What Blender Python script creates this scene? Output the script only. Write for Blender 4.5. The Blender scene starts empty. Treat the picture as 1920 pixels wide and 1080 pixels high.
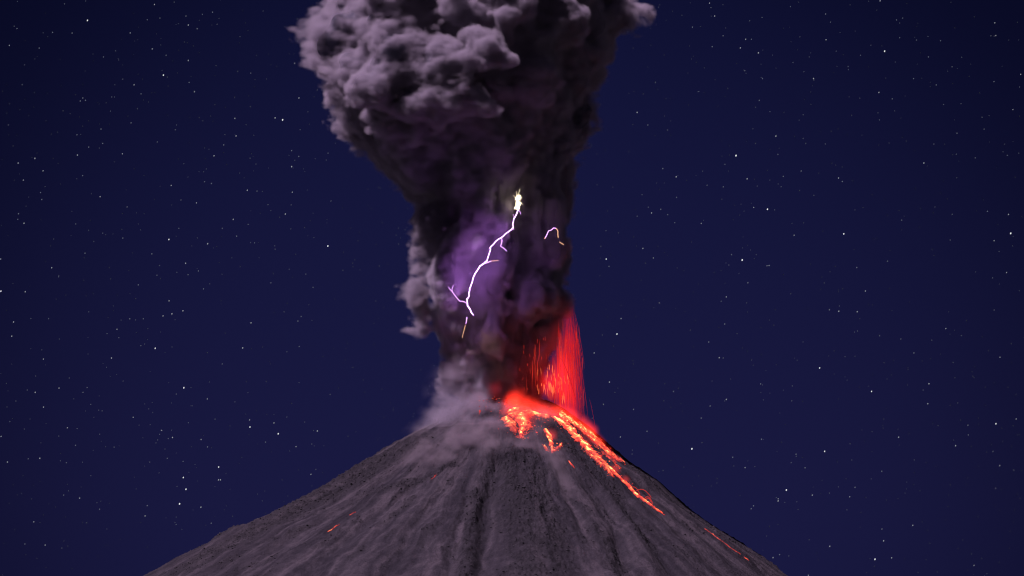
import bpy, math, random
import numpy as np
from mathutils import Vector

# ------------------------------------------------------------------ quality
VOX_PLUME = 2.5      # metres per voxel of the ash column
VOX_LOW = 2.5      # metres per voxel of the low clouds
R = random.Random(7)
rng = np.random.default_rng(11)

scene = bpy.context.scene
C = scene.collection
DEG = math.radians

# ------------------------------------------------------------------ camera
CAM = np.array((0.0, -8000.0, 2.0))
AIM = np.array((0.0, 0.0, 1212.0))
D_AX = float(np.linalg.norm(AIM - CAM))
FWD = (AIM - CAM) / D_AX
RIGHT = np.array((1.0, 0.0, 0.0))
UP = np.cross(RIGHT, FWD)
cam = bpy.data.cameras.new('camera')
cam.sensor_width = 36.0
cam.lens = 36.0 * D_AX / 1920.0          # one metre per photo pixel at the crater
cam.clip_start = 10.0
cam.clip_end = 200000.0
cam_ob = bpy.data.objects.new('camera', cam)
C.objects.link(cam_ob)
cam_ob.location = CAM
cam_ob.rotation_euler = Vector(FWD).to_track_quat('-Z', 'Y').to_euler()
scene.camera = cam_ob

# ------------------------------------------------------------------ sky
world = bpy.data.worlds.new('World')
scene.world = world
world.use_nodes = True
wt = world.node_tree
wt.nodes.clear()
w_out = wt.nodes.new('ShaderNodeOutputWorld')
w_bg = wt.nodes.new('ShaderNodeBackground')
w_tc = wt.nodes.new('ShaderNodeTexCoord')
w_sep = wt.nodes.new('ShaderNodeSeparateXYZ')
w_ramp = wt.nodes.new('ShaderNodeValToRGB')
wt.links.new(w_tc.outputs['Generated'], w_sep.inputs[0])
wt.links.new(w_sep.outputs['Z'], w_ramp.inputs[0])
er = w_ramp.color_ramp
er.elements[0].position = 0.0
er.elements[0].color = (0.0100, 0.0100, 0.053, 1)
er.elements[1].position = 1.0
er.elements[1].color = (0.0012, 0.0022, 0.014, 1)
for p, c in ((0.10, (0.0094, 0.0095, 0.049)), (0.165, (0.0073, 0.0080, 0.043)), (0.24, (0.0050, 0.0062, 0.035)), (0.5, (0.0025, 0.0038, 0.024))):
    e = er.elements.new(p)
    e.color = (*c, 1)
# the lens's dark corners put into the sky: it dims away from the volcano
w_dot = wt.nodes.new('ShaderNodeVectorMath'); w_dot.operation = 'DOT_PRODUCT'
w_nrm = wt.nodes.new('ShaderNodeVectorMath'); w_nrm.operation = 'NORMALIZE'
wt.links.new(w_tc.outputs['Generated'], w_nrm.inputs[0])
wt.links.new(w_nrm.outputs[0], w_dot.inputs[0])
gd = np.array((0.0, 8000.0, 950.0)); gd /= np.linalg.norm(gd)
w_dot.inputs[1].default_value = gd
w_map = wt.nodes.new('ShaderNodeMapRange')
w_map.interpolation_type = 'SMOOTHSTEP'
w_map.inputs['From Min'].default_value = math.cos(DEG(9.0))
w_map.inputs['From Max'].default_value = 1.0
w_map.inputs['To Min'].default_value = 0.48
w_map.inputs['To Max'].default_value = 1.06
wt.links.new(w_dot.outputs['Value'], w_map.inputs['Value'])
w_mul = wt.nodes.new('ShaderNodeVectorMath'); w_mul.operation = 'SCALE'
wt.links.new(w_ramp.outputs[0], w_mul.inputs[0])
wt.links.new(w_map.outputs[0], w_mul.inputs['Scale'])
wt.links.new(w_mul.outputs[0], w_bg.inputs['Color'])
w_bg.inputs['Strength'].default_value = 1.0
wt.links.new(w_bg.outputs[0], w_out.inputs['Surface'])

# ------------------------------------------------------------------ moon (the one distant light)
sun = bpy.data.lights.new('moon', 'SUN')
sun.energy = 4.9
sun.angle = DEG(0.6)
sun.color = (1.0, 0.745, 0.89)
sun_ob = bpy.data.objects.new('moon', sun)
C.objects.link(sun_ob)
SUN_FROM = Vector((-0.45, -0.23, 0.865)).normalized()
sun_ob.rotation_euler = SUN_FROM.to_track_quat('Z', 'Y').to_euler()

# ------------------------------------------------------------------ render settings
scene.view_settings.view_transform = 'Standard'
scene.view_settings.look = 'None'
scene.view_settings.exposure = 0.0
scene.view_settings.gamma = 1.0
scene.view_settings.use_curve_mapping = False
scene.render.engine = 'CYCLES'
cy = scene.cycles
cy.use_denoising = True
cy.use_adaptive_sampling = True
cy.adaptive_threshold = 0.02
cy.max_bounces = 5
cy.diffuse_bounces = 2
cy.glossy_bounces = 1
cy.transparent_max_bounces = 16
cy.volume_bounces = 2
cy.volume_step_rate = 1.0
cy.volume_max_steps = 512
cy.sample_clamp_indirect = 4.0
cy.filter_width = 1.2

# ------------------------------------------------------------------ helpers
def at(px, py, Y=0.0):
    """photo pixel and a distance plane -> a point of the place"""
    d = FWD + RIGHT * ((px - 960.0) / D_AX) + UP * ((540.0 - py) / D_AX)
    t = (Y - CAM[1]) / d[1]
    return CAM + d * t

def tag(o, label=None, cat=None, group=None, kind=None):
    if label: o['label'] = label
    if cat: o['category'] = cat
    if group: o['group'] = group
    if kind: o['kind'] = kind
    return o

def empty(name, loc=(0, 0, 0)):
    o = bpy.data.objects.new(name, None)
    o.location = loc
    o.empty_display_size = 10
    C.objects.link(o)
    return o

def mesh_np(name, verts, faces, mat=None, parent=None, smooth=True):
    """verts (n,3), faces (m,k) with one k -> one linked mesh object"""
    verts = np.ascontiguousarray(verts, dtype=np.float32)
    faces = np.ascontiguousarray(faces, dtype=np.int32)
    me = bpy.data.meshes.new(name)
    m, k = faces.shape
    me.vertices.add(len(verts)); me.vertices.foreach_set('co', verts.ravel())
    me.loops.add(m * k); me.loops.foreach_set('vertex_index', faces.ravel())
    me.polygons.add(m)
    me.polygons.foreach_set('loop_start', np.arange(0, m * k, k, dtype=np.int32))
    me.polygons.foreach_set('use_smooth', np.full(m, smooth))
    me.update(calc_edges=True)
    if mat: me.materials.append(mat)
    o = bpy.data.objects.new(name, me)
    C.objects.link(o)
    if parent is not None:
        o.parent = parent
        o.matrix_parent_inverse.identity()
        o.location = -parent.location if parent.type == 'EMPTY' else (0, 0, 0)
    return o

def fattr(o, name, values):
    a = o.data.attributes.new(name, 'FLOAT', 'POINT')
    a.data.foreach_set('value', np.ascontiguousarray(values, dtype=np.float32))

# --- gradient noise in numpy, two and three dimensions
_perm = np.random.default_rng(3).permutation(4096)
_ang = np.random.default_rng(4).random(4096) * 2 * np.pi
_g2 = np.stack((np.cos(_ang), np.sin(_ang)), -1)

def noise2(x, y, seed=0):
    xi = np.floor(x).astype(np.int64); yi = np.floor(y).astype(np.int64)
    xf = x - xi; yf = y - yi
    u = xf * xf * xf * (xf * (xf * 6 - 15) + 10); v = yf * yf * yf * (yf * (yf * 6 - 15) + 10)
    def g(ix, iy, dx, dy):
        h = _perm[(_perm[(ix + seed * 131) & 4095] + iy) & 4095]
        return _g2[h, 0] * dx + _g2[h, 1] * dy
    a = g(xi, yi, xf, yf); b = g(xi + 1, yi, xf - 1, yf)
    c = g(xi, yi + 1, xf, yf - 1); d = g(xi + 1, yi + 1, xf - 1, yf - 1)
    return ((a * (1 - u) + b * u) * (1 - v) + (c * (1 - u) + d * u) * v) * 1.5

def fbm2(x, y, octv=4, seed=0, gain=0.5):
    s = 0.0; a = 1.0
    for k in range(octv):
        s = s + a * noise2(x * 2 ** k + 17.3 * k, y * 2 ** k - 9.1 * k, seed + k)
        a *= gain
    return s

def sstep(a, b, x):
    t = np.clip((x - a) / (b - a), 0, 1)
    return t * t * (3 - 2 * t)

# ------------------------------------------------------------------ materials
def new_mat(name):
    m = bpy.data.materials.new(name)
    m.use_nodes = True
    m.node_tree.nodes.clear()
    return m, m.node_tree.nodes, m.node_tree.links

def ramp(nodes, stops):
    r = nodes.new('ShaderNodeValToRGB')
    e = r.color_ramp.elements
    while len(e) > 1:
        e.remove(e[-1])
    e[0].position = stops[0][0]; e[0].color = (*stops[0][1], 1)
    for p, c in stops[1:]:
        n = e.new(p); n.color = (*c, 1)
    return r

def emission_mat(name, colour, strength):
    m, n, l = new_mat(name)
    o = n.new('ShaderNodeOutputMaterial'); e = n.new('ShaderNodeEmission')
    e.inputs['Color'].default_value = (*colour, 1); e.inputs['Strength'].default_value = strength
    l.new(e.outputs[0], o.inputs['Surface'])
    return m

def volume_mat(name, colour, density, aniso=0.0, emit=None, emit_strength=0.0):
    m, n, l = new_mat(name)
    o = n.new('ShaderNodeOutputMaterial'); v = n.new('ShaderNodeVolumePrincipled')
    v.inputs['Color'].default_value = (*colour, 1)
    v.inputs['Density'].default_value = density
    v.inputs['Anisotropy'].default_value = aniso
    if emit:
        a = n.new('ShaderNodeAttribute'); a.attribute_name = 'density'
        mu = n.new('ShaderNodeMath'); mu.operation = 'MULTIPLY'; mu.inputs[1].default_value = emit_strength
        l.new(a.outputs['Fac'], mu.inputs[0]); l.new(mu.outputs[0], v.inputs['Emission Strength'])
        v.inputs['Emission Color'].default_value = (*emit, 1)
    l.new(v.outputs[0], o.inputs['Volume'])
    return m

def ash_surface(name, c0, c1):
    m, n, l = new_mat(name)
    o = n.new('ShaderNodeOutputMaterial'); b = n.new('ShaderNodeBsdfPrincipled')
    b.inputs['Roughness'].default_value = 1.0
    b.inputs['Specular IOR Level'].default_value = 0.0
    g = n.new('ShaderNodeNewGeometry')
    t = n.new('ShaderNodeTexNoise'); t.inputs['Scale'].default_value = 0.02; t.inputs['Detail'].default_value = 5
    r = ramp(n, ((0.3, c0), (0.7, c1)))
    l.new(g.outputs['Position'], t.inputs['Vector']); l.new(t.outputs['Fac'], r.inputs[0]); l.new(r.outputs[0], b.inputs['Base Color'])
    l.new(b.outputs[0], o.inputs['Surface'])
    return m

def volcano_mat():
    m, n, l = new_mat('volcanic_scree')
    o = n.new('ShaderNodeOutputMaterial'); b = n.new('ShaderNodeBsdfPrincipled')
    b.inputs['Roughness'].default_value = 0.95; b.inputs['Specular IOR Level'].default_value = 0.15
    g = n.new('ShaderNodeNewGeometry')
    a = n.new('ShaderNodeAttribute'); a.attribute_name = 'rock'
    d = n.new('ShaderNodeAttribute'); d.attribute_name = 'streak'
    n1 = n.new('ShaderNodeTexNoise'); n1.inputs['Scale'].default_value = 0.09; n1.inputs['Detail'].default_value = 8; n1.inputs['Roughness'].default_value = 0.65
    n2 = n.new('ShaderNodeTexNoise'); n2.inputs['Scale'].default_value = 0.30; n2.inputs['Detail'].default_value = 6; n2.inputs['Roughness'].default_value = 0.65
    for t in (n1, n2): l.new(g.outputs['Position'], t.inputs['Vector'])
    scree = ramp(n, ((0.30, (0.023, 0.021, 0.032)), (0.52, (0.041, 0.037, 0.052)), (0.75, (0.072, 0.063, 0.083))))
    rock = ramp(n, ((0.32, (0.016, 0.015, 0.022)), (0.55, (0.029, 0.027, 0.037)), (0.72, (0.050, 0.046, 0.060))))
    l.new(d.outputs['Fac'], scree.inputs[0])
    l.new(n1.outputs['Fac'], rock.inputs[0])
    mx = n.new('ShaderNodeMix'); mx.data_type = 'RGBA'
    l.new(a.outputs['Fac'], mx.inputs['Factor']); l.new(scree.outputs[0], mx.inputs['A']); l.new(rock.outputs[0], mx.inputs['B'])
    gr = ramp(n, ((0.30, (0.62, 0.62, 0.62)), (0.70, (1.25, 1.25, 1.25))))
    l.new(n2.outputs['Fac'], gr.inputs[0])
    mm = n.new('ShaderNodeMix'); mm.data_type = 'RGBA'; mm.blend_type = 'MULTIPLY'; mm.inputs['Factor'].default_value = 0.8
    l.new(mx.outputs['Result'], mm.inputs['A']); l.new(gr.outputs[0], mm.inputs['B'])
    l.new(mm.outputs['Result'], b.inputs['Base Color'])
    bp = n.new('ShaderNodeBump'); bp.inputs['Strength'].default_value = 0.85; bp.inputs['Distance'].default_value = 3.0
    l.new(n2.outputs['Fac'], bp.inputs['Height']); l.new(bp.outputs[0], b.inputs['Normal'])
    l.new(b.outputs[0], o.inputs['Surface'])
    return m

# molten lava: dark crust with incandescent rock showing between
def lava_mat(name, hot, lo, hi, scale):
    m, n, l = new_mat(name)
    o = n.new('ShaderNodeOutputMaterial'); b = n.new('ShaderNodeBsdfPrincipled')
    b.inputs['Roughness'].default_value = 0.9
    b.inputs['Base Color'].default_value = (0.03, 0.02, 0.02, 1)
    g = n.new('ShaderNodeNewGeometry')
    a = n.new('ShaderNodeAttribute'); a.attribute_name = 'molten'
    t = n.new('ShaderNodeTexNoise'); t.inputs['Scale'].default_value = scale; t.inputs['Detail'].default_value = 3.5; t.inputs['Roughness'].default_value = 0.6
    t.inputs['Distortion'].default_value = 0.4
    l.new(g.outputs['Position'], t.inputs['Vector'])
    s = n.new('ShaderNodeMath'); s.operation = 'MULTIPLY_ADD'; s.inputs[1].default_value = 1.0
    l.new(t.outputs['Fac'], s.inputs[0])
    ad = n.new('ShaderNodeMath'); ad.operation = 'SUBTRACT'; ad.inputs[1].default_value = 0.5
    l.new(a.outputs['Fac'], ad.inputs[0]); l.new(ad.outputs[0], s.inputs[2])
    rp = ramp(n, ((lo, (0.02, 0.0008, 0.0006)), (lo + (hi - lo) * 0.3, (0.35, 0.012, 0.010)), (lo + (hi - lo) * 0.55, (0.95, 0.055, 0.030)), (lo + (hi - lo) * 0.8, (1.5, 0.26, 0.075)), (hi, (2.4, 0.95, 0.30))))
    l.new(s.outputs[0], rp.inputs[0])
    l.new(rp.outputs[0], b.inputs['Emission Color'])
    b.inputs['Emission Strength'].default_value = hot
    l.new(b.outputs[0], o.inputs['Surface'])
    return m

M = {
    'volcano': volcano_mat(),
    'ash_core': ash_surface('dense_ash', (0.075, 0.078, 0.12), (0.11, 0.11, 0.16)),
    'ash_vol': volume_mat('billowing_ash', (0.60, 0.555, 0.69), 0.17, 0.0),
    'low_vol': volume_mat('drifting_ash', (0.50, 0.44, 0.53), 0.028, 0.0),
    'lava': lava_mat('molten_lava', 1.4, 0.22, 1.12, 0.15),
    'ember': lava_mat('dull_red_lava', 0.9, 0.20, 1.20, 0.16),
    'lava_trail': emission_mat('lava_trail_glow', (1.0, 0.045, 0.026), 0.8),  # self-lit colours for the light trails of flying lava
    'lava_trail_dull': emission_mat('cooling_trail_glow', (1.0, 0.020, 0.022), 0.55),
    'lava_trail_hot': emission_mat('hot_trail_glow', (1.0, 0.16, 0.05), 1.7),
    'halo_fog': volume_mat('lava_halo', (0.3, 0.05, 0.05), 0.002, 0.0, (1.0, 0.032, 0.016), 0.070),  # the lava's red halo as self-lit fog
    'spray_vol': volume_mat('incandescent_spray', (0.3, 0.05, 0.05), 0.0015, 0.0, (1.0, 0.014, 0.015), 0.018),
    'bolt': emission_mat('lightning_channel', (0.76, 0.40, 1.0), 8.0),
    'bolt_fine': emission_mat('lightning_branch', (0.80, 0.38, 1.0), 3.0),
    'bolt_warm': emission_mat('ash_dimmed_lightning', (1.0, 0.50, 0.30), 1.2),
    'flash': emission_mat('lightning_flash', (1.0, 0.82, 0.52), 3.6),
}

# ================================================================== the volcano
Lprof = ((0, 752), (60, 752), (85, 758), (130, 783), (201, 822), (241, 846), (292, 882), (377, 934), (427, 961), (478, 988), (539, 1014), (580, 1037), (644, 1067), (685, 1092), (760, 1136))
Rprof = ((0, 752), (60, 752), (75, 758), (95, 769), (139, 802), (173, 834), (217, 873), (274, 913), (291, 929), (325, 961), (393, 1008), (460, 1051), (511, 1090), (600, 1154))
def prof(tab, far):
    r = [a for a, b in tab]; z = [at(960, b, 0)[2] for a, b in tab]
    r0, z0 = r[-1], z[-1]
    for k in range(1, 13):                       # the flanks run out concavely to the plain
        f = k / 12
        r.append(r0 + (far - r0) * f); z.append(z0 * (1 - f) ** 1.55)
    return np.array(r), np.array(z)
LR, LZ = prof(Lprof, 3200); RR, RZ = prof(Rprof, 2700)
CX = 5.0                                         # axis of the cone

def base_h(x, y):
    dx = x - CX
    r = np.sqrt(dx * dx + y * y) + 1e-6
    w = 0.5 - 0.5 * dx / r
    w = w * w * (3 - 2 * w) * 0.5 + w * 0.5
    return np.interp(r, RR, RZ) * (1 - w) + np.interp(r, LR, LZ) * w

def surf(px, py, h=base_h):
    """where the ray of a photo pixel first meets the cone"""
    d = FWD + RIGHT * ((px - 960.0) / D_AX) + UP * ((540.0 - py) / D_AX)
    Y = np.arange(-1400.0, 200.0, 1.0)
    t = (Y - CAM[1]) / d[1]
    X = CAM[0] + d[0] * t; Z = CAM[2] + d[2] * t
    below = Z < h(X, Y)
    i = int(np.argmax(below)) if below.any() else len(Y) - 200
    return np.array((X[i], Y[i], float(h(X[i:i + 1], Y[i:i + 1])[0])))

def line_dist(x, y, pts):
    """distance to a ground polyline and the position along it, 0 to 1"""
    best = np.full(x.shape, 1e9); pos = np.zeros(x.shape)
    n = len(pts) - 1
    for k in range(n):
        ax, ay = pts[k][:2]; bx, by = pts[k + 1][:2]
        ux, uy = bx - ax, by - ay
        L = ux * ux + uy * uy + 1e-9
        t = np.clip(((x - ax) * ux + (y - ay) * uy) / L, 0, 1)
        d = np.hypot(x - ax - t * ux, y - ay - t * uy)
        m = d < best
        best = np.where(m, d, best); pos = np.where(m, (k + t) / n, pos)
    return best, pos

# gullies and ridges read off the photograph: polyline, half width, depth (minus = ridge)
GULLY = [
    ([(935, 845), (922, 900), (912, 970), (905, 1080)], 17, 11),
    ([(1035, 862), (1058, 905), (1080, 960), (1105, 1005), (1160, 1078)], 15, 11),
    ([(885, 880), (872, 960), (850, 1040), (838, 1090)], 14, 9),
    ([(1085, 880), (1130, 950), (1175, 1030), (1200, 1085)], 18, 10),
    ([(1155, 930), (1215, 1000), (1260, 1075)], 18, 9),
    ([(800, 885), (730, 945), (640, 1015), (570, 1080)], 16, 9),
    ([(840, 900), (780, 985), (720, 1085)], 14, 7),
    ([(750, 880), (660, 940), (560, 1000), (440, 1075)], 20, 9),
    ([(1230, 960), (1300, 1020), (1370, 1085)], 16, 6),
    ([(970, 855), (985, 930), (1000, 1000), (1010, 1090)], 36, -13),
    ([(1150, 985), (1165, 1040), (1180, 1090)], 14, 9),
    ([(895, 900), (885, 990), (872, 1090)], 14, -7),
    ([(1120, 900), (1170, 970), (1225, 1060)], 20, -8),
    ([(1100, 1000), (1135, 1050), (1150, 1090)], 22, -8),
    ([(1065, 830), (1125, 895), (1190, 955), (1240, 1010)], 22, 6),
    ([(1170, 880), (1230, 930), (1300, 985), (1400, 1050)], 22, -10),
    ([(720, 850), (640, 905), (540, 962), (420, 1012)], 30, -12),
]
GULLY = [([surf(*p) for p in pl], w, d) for pl, w, d in GULLY]
ROCKY = [  # bands of broken lava rock: polyline, half width
    ([(965, 868), (985, 940), (1000, 1010), (1010, 1090)], 62),
    ([(752, 842), (670, 898), (570, 955), (450, 1012), (320, 1080)], 58),
    ([(890, 925), (880, 1010), (868, 1090)], 18),
    ([(1085, 850), (1135, 905), (1175, 960), (1215, 1020)], 20),
    ([(1170, 868), (1240, 920), (1300, 968), (1390, 1025)], 16),
    ([(845, 870), (800, 895), (740, 915), (680, 930)], 14),
    ([(1110, 985), (1150, 1040), (1170, 1090)], 15),
    ([(870, 818), (905, 822), (930, 830)], 14),
    ([(1045, 838), (1075, 850)], 14),
]
ROCKY = [([surf(*p) for p in pl], w) for pl, w in ROCKY]

def terrain(x, y):
    """height, rockiness 0..1 and scree streaks 0..1"""
    h = base_h(x, y)
    dx = x - CX
    r = np.hypot(dx, y); th = np.arctan2(y, dx)
    near = sstep(40, 130, r)
    wob = 7 * noise2(x / 45, y / 45, 9) + 3 * noise2(x / 16, y / 16, 10)
    for pl, w, d in GULLY:
        ds, ps = line_dist(x, y, pl)
        ww = w * 0.85 * (0.6 + 0.9 * ps)
        h = h - 1.0 * d * np.exp(-((ds + wob) / ww) ** 2) * (sstep(0.0, 0.2, ps) * 0.8 + 0.2)
    # radial ribs of every size
    wth = th + 0.02 * noise2(x / 60, y / 60, 12)
    h = h + near * (6.0 * noise2(wth * 9, r / 520, 21) * sstep(60, 260, r) + 2.4 * noise2(wth * 23, r / 300, 22) * sstep(90, 320, r) + 0.9 * noise2(wth * 48, r / 420, 31) * sstep(180, 420, r) + 0.55 * noise2(wth * 105, r / 300, 32) * sstep(260, 520, r) + 1.5 * fbm2(x / 48, y / 48, 3, 23))
    rock = np.zeros(x.shape)
    patch = fbm2(x / 38, y / 38, 4, 51)
    for pl, w in ROCKY:
        ds, ps = line_dist(x, y, pl)
        rock = np.maximum(rock, sstep(w * 1.25, w * 0.55, ds + patch * w * 0.75))
    stray = sstep(0.34, 0.62, fbm2(wth * 16, r / 90, 4, 61)) * sstep(120, 260, r)
    rock = np.clip(np.maximum(rock * (0.72 + 0.6 * patch), stray * 0.55 * near), 0, 1)
    lumps = np.abs(fbm2(x / 19, y / 19, 4, 71)) * 6.5 + np.abs(fbm2(x / 8.5, y / 8.5, 3, 81)) * 5.2
    h = h + rock * (lumps - 1.5) + 0.9 * fbm2(x / 8, y / 8, 3, 91, 0.65)
    h = h + 7 * fbm2(x / 60, y / 60, 3, 95) * sstep(700, 1200, r)
    # the crater bowl, breached on the side of the camera
    bowl = sstep(62, 18, r) * 46
    breach = np.exp(-((th + 1.35) / 0.42) ** 2) * sstep(95, 35, r) * 22
    h = h - bowl - breach
    streak = np.clip(0.5 + 0.22 * noise2(wth * 34, r / 260, 101) * sstep(100, 300, r) + 0.10 * noise2(wth * 90, r / 200, 102) * sstep(250, 500, r) + 0.30 * noise2(wth * 11, r / 600, 111) + 0.12 * fbm2(x / 26, y / 26, 4, 112, 0.65), 0, 1)
    return h, rock, streak

def height(x, y):
    return terrain(np.atleast_1d(np.asarray(x, float)), np.atleast_1d(np.asarray(y, float)))[0]

thf = np.linspace(-math.pi - 0.25, 0.25, 1250)
thb = np.linspace(0.25, math.pi - 0.25, 130)[1:-1]
TH = np.concatenate((thf, thb)); NT = len(TH)
RAD = np.concatenate((np.linspace(2, 790, 330), 790 + 2500 * np.linspace(0, 1, 46)[1:] ** 1.7)); NR = len(RAD)
tt, rr = np.meshgrid(TH, RAD, indexing='ij')
vx = CX + rr * np.cos(tt); vy = rr * np.sin(tt)
hh, rk, st = terrain(vx.ravel(), vy.ravel())
hh[(rr.ravel() > 2600)] -= 6
verts = np.stack((vx.ravel(), vy.ravel(), np.where(rr.ravel() > 3200, -8, hh)), -1)
ii, jj = np.meshgrid(np.arange(NT), np.arange(NR - 1), indexing='ij')
i2 = (ii + 1) % NT
faces = np.stack((ii * NR + jj, ii * NR + jj + 1, i2 * NR + jj + 1, i2 * NR + jj), -1).reshape(-1, 4)
volcano = mesh_np('volcano', verts, faces, M['volcano'])
fattr(volcano, 'rock', rk); fattr(volcano, 'streak', st)
tag(volcano, 'steep grey volcano cone with ash gullies and dark rocky ridges', 'volcano', kind='structure')

# the plain round the mountain
gm, gn, gl = new_mat('night_plain')
go = gn.new('ShaderNodeOutputMaterial'); gb = gn.new('ShaderNodeBsdfPrincipled'); gt = gn.new('ShaderNodeTexNoise'); gg = gn.new('ShaderNodeNewGeometry')
gt.inputs['Scale'].default_value = 0.004; gt.inputs['Detail'].default_value = 8
gr_ = ramp(gn, ((0.35, (0.03, 0.04, 0.03)), (0.65, (0.07, 0.07, 0.055))))
gl.new(gg.outputs['Position'], gt.inputs['Vector']); gl.new(gt.outputs['Fac'], gr_.inputs[0]); gl.new(gr_.outputs[0], gb.inputs['Base Color'])
gb.inputs['Roughness'].default_value = 1.0
gl.new(gb.outputs[0], go.inputs['Surface'])
G = 60000.0
gx, gy = np.meshgrid(np.linspace(-G, G, 61), np.linspace(-G, G, 61), indexing='ij')
gz = -2 + 0.0 * gx
ia, ja = np.meshgrid(np.arange(60), np.arange(60), indexing='ij')
ground = mesh_np('ground', np.stack((gx.ravel(), gy.ravel(), gz.ravel()), -1), np.stack((ia * 61 + ja, (ia + 1) * 61 + ja, (ia + 1) * 61 + ja + 1, ia * 61 + ja + 1), -1).reshape(-1, 4), gm)
tag(ground, 'dark open plain around the foot of the volcano', 'ground', kind='structure')


# ================================================================== lava on the slopes
def catmull(pts, step):
    pts = [np.asarray(p, float) for p in pts]
    P = [2 * pts[0] - pts[1]] + pts + [2 * pts[-1] - pts[-2]]
    out = []
    for k in range(1, len(P) - 2):
        n = max(2, int(np.linalg.norm(P[k + 1] - P[k]) / step))
        for j in range(n):
            t = j / n
            out.append(0.5 * (2 * P[k] + (P[k + 1] - P[k - 1]) * t + (2 * P[k - 1] - 5 * P[k] + 4 * P[k + 1] - P[k + 2]) * t * t + (3 * P[k] - P[k - 1] - 3 * P[k + 1] + P[k + 2]) * t ** 3))
    out.append(pts[-1])
    return np.array(out)

_t = (1 + 5 ** 0.5) / 2
ICO_V = np.array([(-1, _t, 0), (1, _t, 0), (-1, -_t, 0), (1, -_t, 0), (0, -1, _t), (0, 1, _t), (0, -1, -_t), (0, 1, -_t), (_t, 0, -1), (_t, 0, 1), (-_t, 0, -1), (-_t, 0, 1)]) / math.sqrt(1 + _t * _t)
ICO_F = np.array([(0, 11, 5), (0, 5, 1), (0, 1, 7), (0, 7, 10), (0, 10, 11), (1, 5, 9), (5, 11, 4), (11, 10, 2), (10, 7, 6), (7, 1, 8), (3, 9, 4), (3, 4, 2), (3, 2, 6), (3, 6, 8), (3, 8, 9), (4, 9, 5), (2, 4, 11), (6, 2, 10), (8, 6, 7), (9, 8, 1)])

def lumps(centres, radii, seed, squash=0.75):
    """angular stones at the given places"""
    rg = np.random.default_rng(seed)
    V = []; Fc = []
    for k, (c, r) in enumerate(zip(centres, radii)):
        v = ICO_V * (0.72 + 0.5 * rg.random((12, 1))) * r * (0.7 + 0.6 * rg.random(3)) * (1, 1, squash)
        V.append(v + c); Fc.append(ICO_F + 12 * k)
    return np.concatenate(V), np.concatenate(Fc)

def flow_mesh(name, pix, widths, mat, parent, seed, thick=2.2, heat_edge=0.42, heat_mid=0.78, start=0.0, end=0.0):
    path = catmull([surf(px, py, height) for px, py in pix], 1.6)
    n = len(path)
    s = np.linspace(0, 1, n)
    w = np.interp(s, np.linspace(0, 1, len(widths)), widths)
    tan = np.gradient(path[:, :2], axis=0); tan /= np.linalg.norm(tan, axis=1)[:, None] + 1e-9
    nor = np.stack((-tan[:, 1], tan[:, 0]), -1)
    m = max(7, int(2 * max(widths) / 1.7) | 1)
    u = np.linspace(-1, 1, m)
    L = np.arange(n) * 1.6
    wl = w * (1 + 0.6 * noise2(L / 13, L * 0 + seed * 3.3, seed) + 0.5 * noise2(L / 5, L * 0 + seed, seed + 5))
    wr = w * (1 + 0.6 * noise2(L / 13, L * 0 - seed * 7.7, seed + 1) + 0.5 * noise2(L / 5, L * 0 - seed, seed + 6))
    ww = np.where(u[None, :] < 0, wl[:, None], wr[:, None]) * np.minimum(1, np.minimum(s / 0.05 + 0.25, (1 - s) / 0.05 + 0.15))[:, None]
    xx = path[:, 0:1] + nor[:, 0:1] * u * ww; yy = path[:, 1:2] + nor[:, 1:2] * u * ww
    zz = height(xx.ravel(), yy.ravel()).reshape(xx.shape)
    bump = thick * (1 - u ** 2)[None, :] + 0.9 * noise2(xx / 3.1, yy / 3.1, seed + 2) * (1 - np.abs(u))[None, :]
    zz = zz + bump + 0.25
    zz[:, 0] -= 2.5; zz[:, -1] -= 2.5; zz[0] -= 2.0; zz[-1] -= 2.0
    heat = heat_edge + (heat_mid - heat_edge) * (1 - np.abs(u) ** 1.8)[None, :] + 0.30 * fbm2(xx / 12, yy / 12, 4, seed + 3, 0.55) + (start * (1 - s) + end * s)[:, None]
    i, j = np.meshgrid(np.arange(n - 1), np.arange(m - 1), indexing='ij')
    f = np.stack((i * m + j, i * m + j + 1, (i + 1) * m + j + 1, (i + 1) * m + j), -1).reshape(-1, 4)
    o = mesh_np(name, np.stack((xx.ravel(), yy.ravel(), zz.ravel()), -1), f, mat, parent)
    fattr(o, 'molten', heat.ravel())
    return o, path, w

def stones_mesh(name, path, w, count, rmin, rmax, mat, parent, seed, spread=1.5, heat=0.62):
    rg = np.random.default_rng(seed)
    k = rg.integers(0, len(path), count)
    off = rg.normal(0, 0.55, (count, 2)) * w[k][:, None] * spread
    xy = path[k, :2] + off
    z = height(xy[:, 0], xy[:, 1])
    r = rmin + (rmax - rmin) * rg.random(count) ** 2.5
    V, Fc = lumps(np.stack((xy[:, 0], xy[:, 1], z + r * 0.4), -1), r, seed)
    o = mesh_np(name, V, Fc, mat, parent, False)
    fattr(o, 'molten', np.repeat(heat + 0.35 * (rg.random(count) - 0.5), 12))
    o['kind'] = 'stuff'
    return o

def lava_flow(label, streams, stones, seed, group=None, name='lava_flow', cat='lava flow'):
    p0 = surf(*streams[0][0][0], height)
    root = empty(name, p0)
    tag(root, label, cat, group)
    for k, (pix, widths, mat, kw) in enumerate(streams):
        o, path, w = flow_mesh('molten_stream', pix, widths, M[mat], root, seed + 11 * k, **kw)
        if stones:
            stones_mesh('glowing_rubble', path, w, stones, 0.35, 1.7, M[mat], root, seed + 11 * k + 3, 1.9)
    return root

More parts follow.
